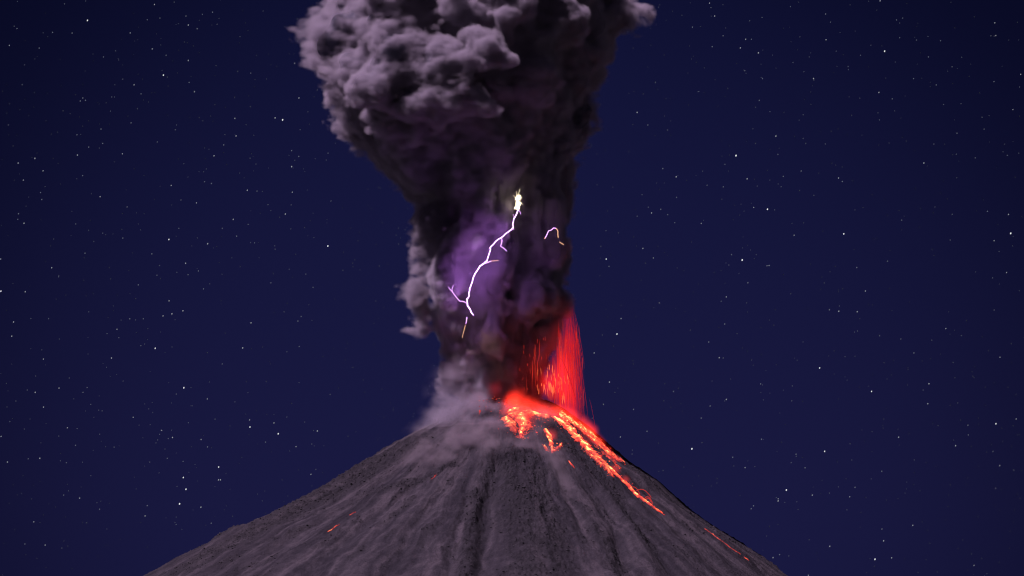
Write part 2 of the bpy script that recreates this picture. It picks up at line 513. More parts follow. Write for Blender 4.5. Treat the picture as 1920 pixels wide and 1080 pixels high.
# the long avalanche of lava down the flank
main_flow = lava_flow('long bright orange lava flow streaming down the steep flank beneath the fire fountain', [
    ([(1034, 781), (1060, 797), (1085, 822), (1108, 846), (1132, 868), (1155, 890), (1180, 914), (1205, 936), (1225, 951), (1243, 964)], (10, 12, 11, 10, 9, 7, 6, 5, 3.5, 2), 'lava', dict(start=0.14, end=0.0)),
    ([(1048, 776), (1078, 792), (1108, 816), (1132, 840), (1152, 856), (1172, 868)], (17, 20, 19, 15, 11, 5), 'ember', dict(start=0.22, end=0.04, thick=1.0)),
    ([(1098, 845), (1128, 872), (1150, 895)], (3, 4, 2), 'ember', dict()),
    ([(1118, 838), (1140, 856), (1163, 880)], (3, 4, 2), 'lava', dict(heat_mid=0.5)),
], 230, 200)
lava_flow('wide orange lava patch spilling from the breached crater', [
    ([(962, 766), (974, 780), (985, 796), (992, 806)], (15, 18, 14, 7), 'lava', dict(start=0.06, end=0.04)),
    ([(985, 793), (978, 808), (976, 822)], (9, 7, 4), 'lava', dict(start=0.05)),
    ([(948, 782), (960, 798), (968, 812)], (12, 11, 5), 'ember', dict(start=0.2)),
    ([(985, 772), (1005, 776), (1030, 780)], (10, 9, 9), 'ember', dict(start=0.18, end=0.18)),
], 160, 300)
lava_flow('short lava tongue forking down below the steam next to the crater patch', [
    ([(1024, 806), (1031, 822), (1035, 838), (1036, 850)], (6, 6, 4, 2), 'lava', dict(start=0.12)),
    ([(1054, 832), (1045, 841), (1037, 847)], (2.2, 2.2, 1.5), 'lava', dict()),
    ([(1020, 836), (1028, 846)], (2, 2), 'ember', dict(start=0.15)),
], 70, 400)
lava_flow('tiny lone ember streak on the dark slope under the lava tongue', [([(1066, 865), (1072, 872), (1078, 879)], (0.9, 1.2, 0.7), 'lava', dict(heat_mid=0.7))], 0, 500, 'scattered ember streaks')
lava_flow('thin red ember trail far down the outer flank near the skyline', [
    ([(1320, 991), (1338, 1004), (1352, 1014)], (0.6, 0.8, 0.7), 'ember', dict(heat_mid=0.75, thick=0.7)),
    ([(1352, 1014), (1375, 1031), (1389, 1040)], (0.5, 0.8, 0.8), 'ember', dict(heat_mid=0.72, thick=0.7)),
    ([(1394, 1044), (1405, 1052)], (0.9, 0.6), 'ember', dict(thick=0.7))], 0, 600, 'scattered ember streaks')
lava_flow('small red ember streak alone on the pale left slope', [
    ([(614, 998), (624, 992), (636, 984)], (0.8, 1.2, 0.4), 'ember', dict(start=0.12, end=-0.1, thick=0.8)),
    ([(655, 967), (661, 963), (667, 960)], (0.4, 0.6, 0.4), 'ember', dict(thick=0.6))], 8, 700, 'scattered ember streaks')
lava_flow('faint red ember spot below the drifting ash on the left slope', [([(807, 899), (813, 895), (819, 889)], (0.7, 0.9, 0.5), 'ember', dict(heat_mid=0.5, thick=0.6))], 6, 800, 'scattered ember streaks')

# ------------------------------------------------------------------ tubes
def tube(name, paths, mat, parent, sides=5):
    """paths: list of (points, radii) joined into one mesh of thin rods"""
    V = []; Fc = []; base = 0
    for pts, rad_ in paths:
        pts = np.asarray(pts, float); n = len(pts)
        rad_ = np.broadcast_to(np.asarray(rad_, float), (n,))
        tg = np.gradient(pts, axis=0); tg /= np.linalg.norm(tg, axis=1)[:, None] + 1e-9
        a = np.cross(tg, (0.3, 1.0, 0.2)); a /= np.linalg.norm(a, axis=1)[:, None] + 1e-9
        b = np.cross(tg, a)
        ph = np.arange(sides) * 2 * math.pi / sides
        ring = pts[:, None] + rad_[:, None, None] * (np.cos(ph)[None, :, None] * a[:, None] + np.sin(ph)[None, :, None] * b[:, None])
        V.append(ring.reshape(-1, 3))
        i, j = np.meshgrid(np.arange(n - 1), np.arange(sides), indexing='ij')
        j2 = (j + 1) % sides
        Fc.append(base + np.stack((i * sides + j, i * sides + j2, (i + 1) * sides + j2, (i + 1) * sides + j), -1).reshape(-1, 4))
        base += n * sides
    return mesh_np(name, np.concatenate(V), np.concatenate(Fc), mat, parent)

# ================================================================== the ash column
# A cloud is a field on a voxel lattice: a signed distance to the large forms (numpy), roughened with cell and value
# noise; a small node tree writes it into a fog volume, another into the mesh of its dense inside.

from concurrent.futures import ThreadPoolExecutor

def _taps(n, vox, size, off):
    t = (np.arange(n) * vox) / size + off
    i = np.floor(t).astype(int); f = (t - i).astype(np.float32)
    return i, ((1 - f) ** 3 / 6, (3 * f ** 3 - 6 * f ** 2 + 4) / 6, (-3 * f ** 3 + 3 * f ** 2 + 3 * f + 1) / 6, f ** 3 / 6), int(i.max()) + 4

def vnoise(dims, vox, size, seed):
    """smooth value noise over a whole lattice (nz, ny, nx), about -1 to 1; size may differ per axis"""
    rg = np.random.default_rng(seed)
    sz = size if isinstance(size, tuple) else (size,) * 3
    T = [_taps(dims[k], vox, sz[k], rg.random()) for k in range(3)]             # x, y, z
    L = ((rg.random((T[2][2], T[1][2], T[0][2])) * 2 - 1) * 2.4).astype(np.float32)
    for k, ax in ((0, 2), (1, 1)):
        i, w, _m = T[k]
        sh_ = [1, 1, 1]; sh_[ax] = dims[k]
        L = sum(np.take(L, i + j, ax) * w[j].reshape(sh_) for j in range(4))
    i, w, _m = T[2]
    out = np.empty((dims[2], dims[1], dims[0]), np.float32)
    def slab(q):
        for z in q:
            out[z] = L[i[z]] * w[0][z] + L[i[z] + 1] * w[1][z] + L[i[z] + 2] * w[2][z] + L[i[z] + 3] * w[3][z]
    with ThreadPoolExecutor(4) as ex:
        list(ex.map(slab, np.array_split(np.arange(dims[2]), 8)))
    return out

def vfbm(dims, vox, size, octv, seed, gain=0.5):
    s = 0; a = 1.0
    for k in range(octv):
        q = tuple(v / 2 ** k for v in size) if isinstance(size, tuple) else size / 2 ** k
        if (min(q) if isinstance(q, tuple) else q) < vox * 1.2: break
        s = s + np.float32(a) * vnoise(dims, vox, q, seed + k); a *= gain
    return s

_h1 = np.random.default_rng(5).integers(0, 1 << 16, 1 << 16).astype(np.int32)
_jit = (np.random.default_rng(6).random((1 << 16, 3)).astype(np.float32) - 0.5) * 0.8 + 0.5

def cells(px, py, pz, size, sharp=9.0):
    """distance to the nearest of scattered centres, in units of size, rounded where two centres meet"""
    def run(sl):
        x = (px[sl] / size).astype(np.float32); y = (py[sl] / size).astype(np.float32); z = (pz[sl] / size).astype(np.float32)
        bx = np.floor(x - 0.5).astype(np.int32); by = np.floor(y - 0.5).astype(np.int32); bz = np.floor(z - 0.5).astype(np.int32)
        acc = np.zeros(x.shape, np.float32)
        for dx in (0, 1):
            for dy in (0, 1):
                for dz in (0, 1):
                    ix = bx + dx; iy = by + dy; iz = bz + dz
                    h = _h1[(_h1[(_h1[ix & 65535] + iy) & 65535] + iz) & 65535]
                    j = _jit[h]
                    ax_ = j[:, 0] + (ix.astype(np.float32) - x); ay_ = j[:, 1] + (iy.astype(np.float32) - y); az_ = j[:, 2] + (iz.astype(np.float32) - z)
                    acc += np.exp(np.float32(-sharp) * np.sqrt(ax_ * ax_ + ay_ * ay_ + az_ * az_))
        return -np.log(acc + 1e-9) / sharp
    n = len(px); ch = 200_000
    with ThreadPoolExecutor(4) as ex:
        out = list(ex.map(run, [slice(i, min(i + ch, n)) for i in range(0, n, ch)]))
    return np.concatenate(out).astype(np.float32) if out else np.zeros(0, np.float32)

fog_count = [0]
def fog(name, lo, vox, values, mat, mesh_level=None):
    """write values (nz, ny, nx) into a fog volume; with mesh_level return the mesh of that level instead"""
    nz, ny, nx = values.shape
    fog_count[0] += 1
    lo = np.asarray(lo, float) + 0.137 * fog_count[0] * np.array((1.0, 1.31, 0.77))      # no two grids may share a face plane
    me = bpy.data.meshes.new(name + '_lattice')
    me.vertices.add(values.size)
    a = me.attributes.new('value', 'FLOAT', 'POINT'); a.data.foreach_set('value', np.ascontiguousarray(values, dtype=np.float32).ravel())
    lat = bpy.data.objects.new(name + '_lattice', me)        # carries numbers only, never linked to the scene
    t = bpy.data.node_groups.new(name, 'GeometryNodeTree')
    t.interface.new_socket('Geometry', in_out='INPUT', socket_type='NodeSocketGeometry')
    t.interface.new_socket('Geometry', in_out='OUTPUT', socket_type='NodeSocketGeometry')
    N = t.nodes; K = t.links
    out = N.new('NodeGroupOutput')
    info = N.new('GeometryNodeObjectInfo'); info.inputs['Object'].default_value = lat
    pos = N.new('GeometryNodeInputPosition')
    sub = N.new('ShaderNodeVectorMath'); sub.operation = 'SUBTRACT'; sub.inputs[1].default_value = tuple(lo)
    K.new(pos.outputs[0], sub.inputs[0])
    sc = N.new('ShaderNodeVectorMath'); sc.operation = 'MULTIPLY_ADD'; sc.inputs[1].default_value = (1 / vox,) * 3; sc.inputs[2].default_value = (0.5,) * 3
    K.new(sub.outputs[0], sc.inputs[0])
    fl = N.new('ShaderNodeVectorMath'); fl.operation = 'FLOOR'; K.new(sc.outputs[0], fl.inputs[0])
    sep = N.new('ShaderNodeSeparateXYZ'); K.new(fl.outputs[0], sep.inputs[0])
    ti = []
    for k in range(3):
        c = N.new('FunctionNodeFloatToInt'); c.rounding_mode = 'ROUND'; K.new(sep.outputs[k], c.inputs[0]); ti.append(c.outputs[0])
    def im(op, a_, b_):
        n = N.new('FunctionNodeIntegerMath'); n.operation = op
        for s_, v_ in ((n.inputs[0], a_), (n.inputs[1], b_)):
            if isinstance(v_, int): s_.default_value = v_
            else: K.new(v_, s_)
        return n.outputs[0]
    idx = im('ADD', ti[0], im('MULTIPLY', im('ADD', ti[1], im('MULTIPLY', ti[2], ny)), nx))
    na = N.new('GeometryNodeInputNamedAttribute'); na.data_type = 'FLOAT'; na.inputs['Name'].default_value = 'value'
    si = N.new('GeometryNodeSampleIndex'); si.data_type = 'FLOAT'; si.domain = 'POINT'
    K.new(info.outputs['Geometry'], si.inputs['Geometry']); K.new(na.outputs[0], si.inputs['Value']); K.new(idx, si.inputs['Index'])
    vc = N.new('GeometryNodeVolumeCube')
    for k, ax in enumerate('XYZ'): vc.inputs['Resolution ' + ax].default_value = (nx, ny, nz)[k]
    hi = (lo[0] + (nx - 1) * vox, lo[1] + (ny - 1) * vox, lo[2] + (nz - 1) * vox)
    vc.inputs['Min'].default_value = tuple(lo); vc.inputs['Max'].default_value = hi
    K.new(si.outputs[0], vc.inputs['Density'])
    if mesh_level is not None:
        vm = N.new('GeometryNodeVolumeToMesh'); vm.inputs['Threshold'].default_value = mesh_level
        K.new(vc.outputs[0], vm.inputs['Volume']); K.new(vm.outputs[0], out.inputs[0])
        tmp = bpy.data.objects.new('level', bpy.data.meshes.new('level')); C.objects.link(tmp)
        tmp.modifiers.new('level', 'NODES').node_group = t
        ev = tmp.evaluated_get(bpy.context.evaluated_depsgraph_get()); em = ev.to_mesh()
        nv = len(em.vertices); co = np.empty(nv * 3, np.float32); em.vertices.foreach_get('co', co)
        nrm = np.empty(nv * 3, np.float32); em.vertices.foreach_get('normal', nrm)
        lt = np.empty(len(em.polygons), np.int32); em.polygons.foreach_get('loop_total', lt)
        li = np.empty(len(em.loops), np.int32); em.loops.foreach_get('vertex_index', li)
        ev.to_mesh_clear()
        bpy.data.objects.remove(tmp); bpy.data.node_groups.remove(t); bpy.data.objects.remove(lat); bpy.data.meshes.remove(me)
        st_ = np.concatenate(((0,), np.cumsum(lt)[:-1])); q = lt == 4
        return co.reshape(-1, 3), nrm.reshape(-1, 3), np.stack([li[st_[q] + k] for k in range(4)], -1)
    sm_ = N.new('GeometryNodeSetMaterial'); sm_.inputs['Material'].default_value = mat
    K.new(vc.outputs[0], sm_.inputs[0]); K.new(sm_.outputs[0], out.inputs[0])
    v = bpy.data.volumes.new(name); v.materials.append(mat)
    o = bpy.data.objects.new(name, v); C.objects.link(o)
    o.modifiers.new('fog', 'NODES').node_group = t
    return o

def lattice(lo, hi, s):
    dims = tuple(int(math.ceil((hi[k] - lo[k]) / s)) + 1 for k in range(3))
    ax = [lo[k] + s * np.arange(dims[k]) for k in range(3)]
    z, y, x = np.meshgrid(ax[2], ax[1], ax[0], indexing='ij')
    return dims, x, y, z

def smin(a, b, k):
    h = np.clip(0.5 + 0.5 * (b - a) / k, 0, 1)
    return b * (1 - h) + a * h - k * h * (1 - h)

def lean(px):
    """the plume leans away from the viewer towards its dark side"""
    return 0.62 * max(0.0, px - 935.0)

def puff_union(x, y, z, puffs, k, start):
    d = start
    gx, gy, gz = x[0, 0, :], y[0, :, 0], z[:, 0, 0]
    for p in puffs:
        px, py, Y, r = p[:4]
        sx, sy, sz = p[4] if len(p) > 4 else (1, 1, 1)
        c = at(px, py, Y + lean(px))
        i0, i1 = np.searchsorted(gx, (c[0] - r * sx - 60, c[0] + r * sx + 60)); j0, j1 = np.searchsorted(gy, (c[1] - r * sy - 60, c[1] + r * sy + 60)); k0, k1 = np.searchsorted(gz, (c[2] - r * sz - 60, c[2] + r * sz + 60))
        sl = (slice(k0, k1), slice(j0, j1), slice(i0, i1))
        e = np.sqrt(((x[sl] - c[0]) / sx) ** 2 + ((y[sl] - c[1]) / sy) ** 2 + ((z[sl] - c[2]) / sz) ** 2) - r
        d[sl] = smin(d[sl], e * min(sx, sy, sz), min(k, r * 0.6))
    return d

def blob_density(dims, vox, x, y, z, blobs, seed, erode):
    """drifting ash: soft blobs over the slope (or at a set distance), torn by noise"""
    s = np.zeros(x.shape, np.float32)
    for b in blobs:
        px, py, up, rx, ry, rz, a = b[:7]
        c = surf(px, py, base_h) + np.array((0, -up * 0.5, up)) if len(b) == 7 else at(px, py, b[7])
        s += (a * np.exp(-(((x - c[0]) / rx) ** 2 + ((y - c[1]) / ry) ** 2 + ((z - c[2]) / rz) ** 2))).astype(np.float32)
    n_ = vfbm(dims, vox, (30.0, 30.0, 28.0), 4, seed, 0.7)
    return np.clip(s * (0.75 + erode * n_) + 0.22 * (n_ - 0.5) * np.clip(s * 3, 0, 1), 0, 1.5)

# ---- outline of the column in the photograph: row, left edge, right edge, half depth
COL = ((-150, 700, 1040, 150), (-110, 640, 1120, 210), (-60, 610, 1165, 235), (0, 618, 1155, 238), (50, 600, 1150, 232), (100, 596, 1128, 222), (150, 606, 1112, 210),
       (200, 616, 1106, 198), (250, 645, 1098, 182), (300, 692, 1084, 164), (350, 752, 1072, 144), (400, 786, 1068, 130), (450, 788, 1066, 124),
       (500, 788, 1064, 120), (550, 790, 1058, 115), (590, 798, 1056, 106), (620, 812, 1050, 98), (650, 830, 1044, 92), (700, 838, 1036, 84), (740, 846, 1034, 76), (770, 852, 1036, 68), (800, 858, 1034, 62))
cp = np.array([at(960, c[0], 0)[2] for c in COL])[::-1]
cl_ = np.array([c[1] - 960.0 for c in COL])[::-1]; cr_ = np.array([c[2] - 960.0 for c in COL])[::-1]; cd_ = np.array([c[3] for c in COL], float)[::-1]

PUFFS = [
    # the great lit lobe of the cap
    (775, 125, -175, 92, (1.15, 0.9, 0.9)), (705, 168, -215, 52, (1.1, 1, 0.95)), (845, 185, -205, 62, (1.1, 1, 0.8)), (740, 95, -205, 55), (820, 110, -215, 60), (770, 190, -215, 42),
    # left shoulder and its ragged edge
    (625, 85, -90, 58, (1.1, 1, 0.9)), (655, 120, -140, 46), (588, 80, -40, 36, (1.2, 1, 0.7)), (605, 120, -90, 34), (600, 45, -40, 40), (650, 40, -120, 50), (610, 165, -70, 20), (632, 150, -95, 24),
    (630, 195, -70, 17), (615, 218, -62, 10), (645, 225, -70, 14), (562, 62, -10, 20, (1.4, 1, 0.7)), (655, 255, -60, 11),
    # the crisp cauliflower head and the dark cleft beside it
    (905, 92, -268, 34), (884, 62, -275, 18), (932, 80, -272, 22), (940, 104, -278, 20), (908, 112, -285, 22), (868, 72, -268, 13),
    # top row
    (735, 0, -190, 62), (850, 18, -225, 44), (826, 40, -235, 22), (880, 40, -228, 24), (960, 10, -205, 58), (1040, 35, -165, 66), (1115, 50, -80, 52), (1150, 32, -60, 50, (1.2, 1, 0.85)), (1188, 30, -60, 27, (1.3, 1, 0.85)),
    # hanging lobes under the cap
    (728, 235, -160, 34), (722, 268, -145, 22), (700, 205, -160, 30), (905, 196, -228, 22), (884, 165, -228, 18), (760, 262, -150, 36),
    # dark right hand side
    (1060, 120, -70, 78), (1080, 210, -10, 52), (1000, 150, -170, 60), (1040, 270, -60, 56),
    # the column
    (800, 310, -75, 62), (870, 300, -100, 62), (945, 300, -110, 52), (905, 375, -128, 36, (0.85, 1, 1.5)), (868, 450, -132, 40, (0.8, 1, 1.6)), (845, 520, -128, 38, (0.8, 1, 1.4)), (815, 420, -70, 48),
    (1015, 400, -82, 44), (1015, 480, -84, 48), (985, 560, -84, 52), (1030, 560, -62, 44), (880, 540, -95, 32), (1015, 620, -58, 36), (1000, 670, -50, 32),
    # ragged puff on the left of the column
    (776, 560, -50, 34, (0.9, 1, 1.3)), (766, 596, -46, 25), (786, 505, -40, 28, (0.8, 1, 1.5)), (780, 465, -30, 18, (0.7, 1, 1.8)), (756, 550, -45, 18), (790, 610, -50, 26),
    # small dark heads in front of the neck
    (912, 628, -104, 26), (898, 656, -112, 19), (928, 662, -100, 24), (940, 640, -92, 20), (888, 696, -78, 28), (950, 690, -80, 28), (965, 735, -70, 24),
    (990, 735, -60, 16), (1020, 752, -48, 12, (1.5, 1, 0.8)), (1045, 765, -40, 8, (1.6, 1, 0.8)),
]
LO = np.array((at(505, 400, 0)[0], -330.0, at(960, 815, 0)[2])); HI = np.array((at(1235, 400, 0)[0], 290.0, at(960, -165, 0)[2]))
SP = VOX_PLUME
dims, X, Y_, Z = lattice(LO, HI, SP)
X = X.astype(np.float32); Y_ = Y_.astype(np.float32); Z = Z.astype(np.float32)
# large forms, on a lattice of 8 m, brought to the fine one by linear interpolation
def upsample(v, s0, dims):
    for ax, n in ((2, dims[0]), (1, dims[1]), (0, dims[2])):
        t = np.minimum(np.arange(n) * SP / s0, v.shape[ax] - 1.001)
        i = np.floor(t).astype(int); f = (t - i).astype(np.float32)
        sh = [1, 1, 1]; sh[ax] = n
        f = f.reshape(sh)
        v = np.take(v, i, ax) * (1 - f) + np.take(v, i + 1, ax) * f
    return v.astype(np.float32)
dimf = dims; Xf, Yf, Zf = X, Y_, Z
dims, X, Y_, Z = lattice(LO, HI + 8.0, 8.0)
a_l = np.interp(Z, cp, cl_); a_r = np.interp(Z, cp, cr_); a_d = np.interp(Z, cp, cd_)
cxz = 0.5 * (a_l + a_r); hw = 0.5 * (a_r - a_l)
pw = 2.0 + 0.9 / (1 + np.exp(-(Z - at(960, 330, 0)[2]) / 30.0))          # the cap is squarer in plan than the column
rad = (np.abs((X - cxz) / hw) ** pw + np.abs((Y_ - 0.62 * np.maximum(0.0, X + 25.0)) / a_d) ** pw + 1e-9) ** (1 / pw)
sd = (rad - 1) * np.minimum(hw, a_d) * 0.9
sd = np.maximum(sd, Z - at(960, -128, 0)[2])
sd = puff_union(X, Y_, Z, PUFFS, 16.0, sd)
# the hollow in front of the column in which the lightning stands
for (px, py, Yc, r, sc) in ((955, 400, -150, 36, (0.75, 1.0, 1.5)), (935, 470, -158, 44, (0.75, 1, 1.2)), (912, 545, -160, 36, (0.7, 1, 1.3))):
    c = at(px, py, Yc)
    e = (np.sqrt(((X - c[0]) / sc[0]) ** 2 + ((Y_ - c[1]) / sc[1]) ** 2 + ((Z - c[2]) / sc[2]) ** 2) - r) * min(sc)
    sd = -smin(-sd, e, 10.0)
# how soft an edge is: the wind-torn left shoulder is soft, the heads are crisp
def spot(px, py, rx, rz):
    c = at(px, py, 0)
    return np.exp(-(((X - c[0]) / rx) ** 2 + ((Z - c[2]) / rz) ** 2))
soft = 13 + 26 * spot(590, 80, 75, 75) + 22 * spot(758, 555, 36, 85) + 16 * spot(1110, 240, 40, 120) + 12 * spot(760, 140, 120, 90) - 5 * spot(905, 88, 50, 40) + 10 * spot(1180, 40, 50, 40) + 12 * spot(685, 330, 40, 40) + 6 * spot(625, 210, 30, 40)
# where the billows are crisp and small; elsewhere the long drift has smoothed them
crisp = np.clip(0.14 + 0.45 * spot(865, 470, 50, 110) + 1.0 * spot(905, 88, 60, 50) + 0.8 * spot(950, 15, 120, 45) + 0.7 * spot(640, 205, 45, 60) + 0.6 * spot(715, 262, 50, 45) + 0.8 * spot(1005, 450, 60, 80) + 0.9 * spot(915, 645, 55, 45) + 0.5 * spot(1150, 40, 70, 50) + 0.6 * spot(900, 190, 40, 35), 0, 1.2)
z_st = at(960, 300, 0)[2]
def stretch(z):                                          # billows are drawn out upwards in the column
    return np.where(z < z_st, z_st - (z_st - z) * 0.52, z)
dl = dims
w = [vfbm(dl, 8.0, 90.0, 2, 20 + 10 * k).ravel() * 17.0 for k in range(3)]
big = cells(X.ravel() + w[0], Y_.ravel() + w[1], stretch(Z).ravel() + w[2], 74.0).reshape(X.shape)
sd = sd + 40.0 * (big - 0.44)
sd = upsample(sd, 8.0, dimf); soft = upsample(soft, 8.0, dimf); crisp = upsample(crisp, 8.0, dimf)
sh = (sd > -42.0) & (sd < 32.0)                          # only the shell needs its detail
zs_ = stretch(Zf).astype(np.float32)
w = [vnoise(dimf, SP, 48.0, 40 + k)[sh] * 8.0 for k in range(3)]
cr = crisp[sh]
disp = (6.0 + 15.0 * cr) * (cells(Xf[sh] + w[0] + 31, Yf[sh] + w[1] + 7, zs_[sh] + w[2] + 13, 29.0) - 0.44)
w = [vnoise(dimf, SP, 18.0, 60 + k)[sh] * 3.2 for k in range(3)]
disp += (1.5 + 7.5 * cr) * (cells(Xf[sh] + w[0], Yf[sh] + w[1], zs_[sh] + w[2], 12.5) - 0.44)
disp += (4.2 + 3.0 * cr) * vfbm(dimf, SP, (34.0, 34.0, 48.0), 4, 80, 0.6)[sh]
colm = (1 / (1 + np.exp((Zf[sh] - z_st) / 25.0))).astype(np.float32)   # drawn-out folds of the rising column
disp += colm * (7.0 * vfbm(dimf, SP, (26.0, 26.0, 110.0), 3, 120, 0.6)[sh] + 2.5 * vnoise(dimf, SP, (9.0, 9.0, 45.0), 130)[sh])
df = sd.copy(); df[sh] += disp
# streaked noise eats into the soft edges
e = (vfbm(dimf, SP, (26.0, 22.0, 15.0), 4, 90, 0.62) + 0.2) * 0.52 * soft
k_ = np.clip((-df - e) / soft, 0, 1)
dens = k_ * k_ * (3 - 2 * k_)
X, Y_, Z = Xf[:, :1, :], Yf[:, :1, :], Zf[:, :1, :]
thin = np.clip(1 - 0.93 * spot(687, 332, 34, 42) - 0.55 * spot(575, 70, 45, 60) - 0.72 * spot(750, 555, 26, 85) - 0.5 * spot(620, 212, 26, 26) - 0.6 * spot(1200, 25, 26, 30), 0.05, 1)
dens = dens * thin
# thin haze added in the hollow so the lightning gets a halo
hz = (0.0025 * spot(905, 490, 36, 85) + 0.016 * spot(968, 375, 20, 26)) * np.clip(1 - np.maximum(df, 0) / 42.0, 0, 1) * np.clip(1.0 + 0.7 * vnoise(dimf, SP, 26.0, 97), 0.2, 2)
dens = np.maximum(dens, np.where((Yf < 0) & (df > -5), hz, 0)).astype(np.float32)
# the pale cloud at the foot of the plume: its upper half lives in the same grid, its lower half lies on the slope
LOW = [
    (850, 765, 0, 32, 40, 34, 1.0, -85), (832, 735, 0, 18, 30, 30, 0.55, -70), (846, 700, 0, 18, 26, 24, 0.4, -70), (874, 770, 0, 34, 34, 30, 0.9, -110), (905, 795, 0, 30, 30, 20, 0.8, -115), (826, 792, 0, 22, 30, 18, 0.6, -80),
    (870, 720, 0, 26, 28, 30, 0.35, -95), (802, 810, 0, 18, 28, 12, 0.35, -60), (845, 800, 0, 40, 34, 18, 0.7, -110),
    (860, 835, 8, 44, 30, 20, 0.95), (905, 848, 8, 40, 28, 16, 0.9), (820, 835, 8, 36, 30, 18, 0.75), (940, 838, 8, 32, 26, 14, 0.8), (870, 865, 6, 40, 26, 12, 0.6), (800, 868, 5, 34, 28, 14, 0.4), (925, 808, 8, 26, 24, 16, 0.8), (930, 775, 0, 22, 18, 16, 0.9, -118), (900, 765, 0, 24, 20, 22, 0.9, -118), (945, 790, 0, 16, 16, 12, 0.7, -118), (880, 812, 10, 34, 28, 18, 0.7)]
c0 = np.floor((np.array((at(750, 800, 0)[0], -328.0, at(960, 960, 0)[2])) - LO) / SP).astype(int)
c1 = np.floor((np.array((at(985, 800, 0)[0], 40.0, at(960, 665, 0)[2])) - LO) / SP).astype(int)
LC = LO + c0 * SP; n_below = -int(c0[2]); dl = tuple(int(v) for v in (c1 - c0))
lx = LC[0] + SP * np.arange(dl[0]); ly = LC[1] + SP * np.arange(dl[1]); lz = LC[2] + SP * np.arange(dl[2])
lz, ly, lx = np.meshgrid(lz, ly, lx, indexing='ij')
low_dens = blob_density(dl, SP, lx, ly, lz, LOW, 401, 1.0).astype(np.float32)
low_dens[low_dens < 0.004] = 0
tgt = dens[:dl[2] - n_below, c0[1]:c1[1], c0[0]:c1[0]]
np.maximum(tgt, tgt + 0.14 * low_dens[n_below:] * (1 - tgt), out=tgt)
dens[dens < 0.0015] = 0
st2 = max(1, int(round(6.0 / SP)))
co, nrm, F = fog('level', LO, SP * st2, np.clip(0.5 - (df + 23.0) / 24.0, 0, 1)[::st2, ::st2, ::st2], None, 0.5)
print('core', len(co), len(F), 'shell', sh.sum(), sh.size)
fc = co[F].mean(1)

def main_body(faces):
    """the faces of the largest connected piece"""
    par = {}
    def find(a):
        while par.setdefault(a, a) != a:
            par[a] = par[par[a]]; a = par[a]
        return a
    for q in faces.tolist():
        r0 = find(q[0])
        for v_ in q[1:]: par[find(v_)] = r0
    lab = np.array([find(q[0]) for q in faces.tolist()])
    ids, cnt = np.unique(lab, return_counts=True)
    return faces[lab == ids[cnt.argmax()]]

plume = empty('ash_plume', at(960, 760, 0))
tag(plume, 'towering column of dark billowing ash rising from the crater', 'ash plume')
z_cap = at(960, 285, 0)[2]; z_neck = at(960, 625, 0)[2]
xs = fc[:, 0]; zs = fc[:, 2]
side = (xs < at(800, 500, 0)[0]) & (zs < at(960, 440, 0)[2]) & (zs >= z_neck)
wav = 22 * np.sin(xs / 37.0) + 12 * np.sin(xs / 13.0 + fc[:, 1] / 29.0)
part = np.where(zs + wav > z_cap, 0, np.where(side, 2, np.where(zs + 0.4 * wav < z_neck, 3, 1)))
for k, (nm, lab) in enumerate((('billowing_cap', 'broad moonlit billows at the top of the plume'), ('column', 'dark middle of the plume behind the lightning'),
                               ('side_puff', 'small ragged grey puff on the edge of the column'), ('neck', 'narrow smoky neck just above the crater'))):
    sel = F[part == k]
    if not len(sel): continue
    sel = main_body(sel)
    used, inv = np.unique(sel, return_inverse=True)
    o = mesh_np(nm, co[used], inv.reshape(-1, 4), M['ash_core'], plume)
    o.data.normals_split_custom_set_from_vertices(nrm[used].tolist())
    o['label'] = lab

veil = fog('ash_billows', LO, SP, dens, M['ash_vol'])
veil.parent = plume; veil.location = -plume.location
veil['label'] = 'soft outer ash of the plume'
veil['kind'] = 'stuff'

# ================================================================== fire fountain at the crater
fountain = empty('lava_fountain', at(1045, 770, -40))
tag(fountain, 'red curtain of molten lava raining down from the ash over the crater', 'lava fountain')
def lava_trail(x0, y0, x1, y1, bend, Y, r):  # light trail of flying lava, put into the shape of a tube
    t = np.linspace(0, 1, 9)
    P_ = [at(x0 + (x1 - x0) * s ** 0.55 * bend + (x1 - x0) * s * (1 - bend), y0 + (y1 - y0) * s, Y) for s in t]
    return np.array(P_), r * np.clip(np.minimum(t / 0.25, (1 - t) / 0.25), 0.12, 1)
fr = random.Random(31)
curtain = []; arcs = []; rain = []
for k in range(330):                                  # the dense curtain
    x = fr.gauss(1055, 14); top = 590 + 150 * fr.random() ** 0.7 if x > 1040 else fr.uniform(660, 745)
    ln = fr.uniform(14, 70)
    dx = (x - 1040) * 0.06 * ln / 50
    curtain.append(lava_trail(x, top, x + dx, min(top + ln, 742 + max(0, x - 1015) * 0.62), 0.5, fr.uniform(-15, 40), fr.uniform(0.10, 0.30)))
for k in range(70):                                   # outer arcs on the sky side
    x = 1058 + 20 * fr.random() ** 1.4; top = fr.uniform(570, 665)
    ln = fr.uniform(60, 190)
    arcs.append(lava_trail(x, top, x + (fr.uniform(2, 14) + 22 * fr.random() ** 4) * (ln / 150) + (x - 1060) * 0.4, min(top + ln, 812), 0.75, fr.uniform(-15, 40), fr.uniform(0.10, 0.24)))
arcs.append(lava_trail(1044, 664, 1084, 766, 0.8, -20, 0.5)); arcs.append(lava_trail(1062, 640, 1092, 745, 0.8, -60, 0.35))
arcs.append(lava_trail(1104, 745, 1118, 812, 0.4, -50, 0.16))
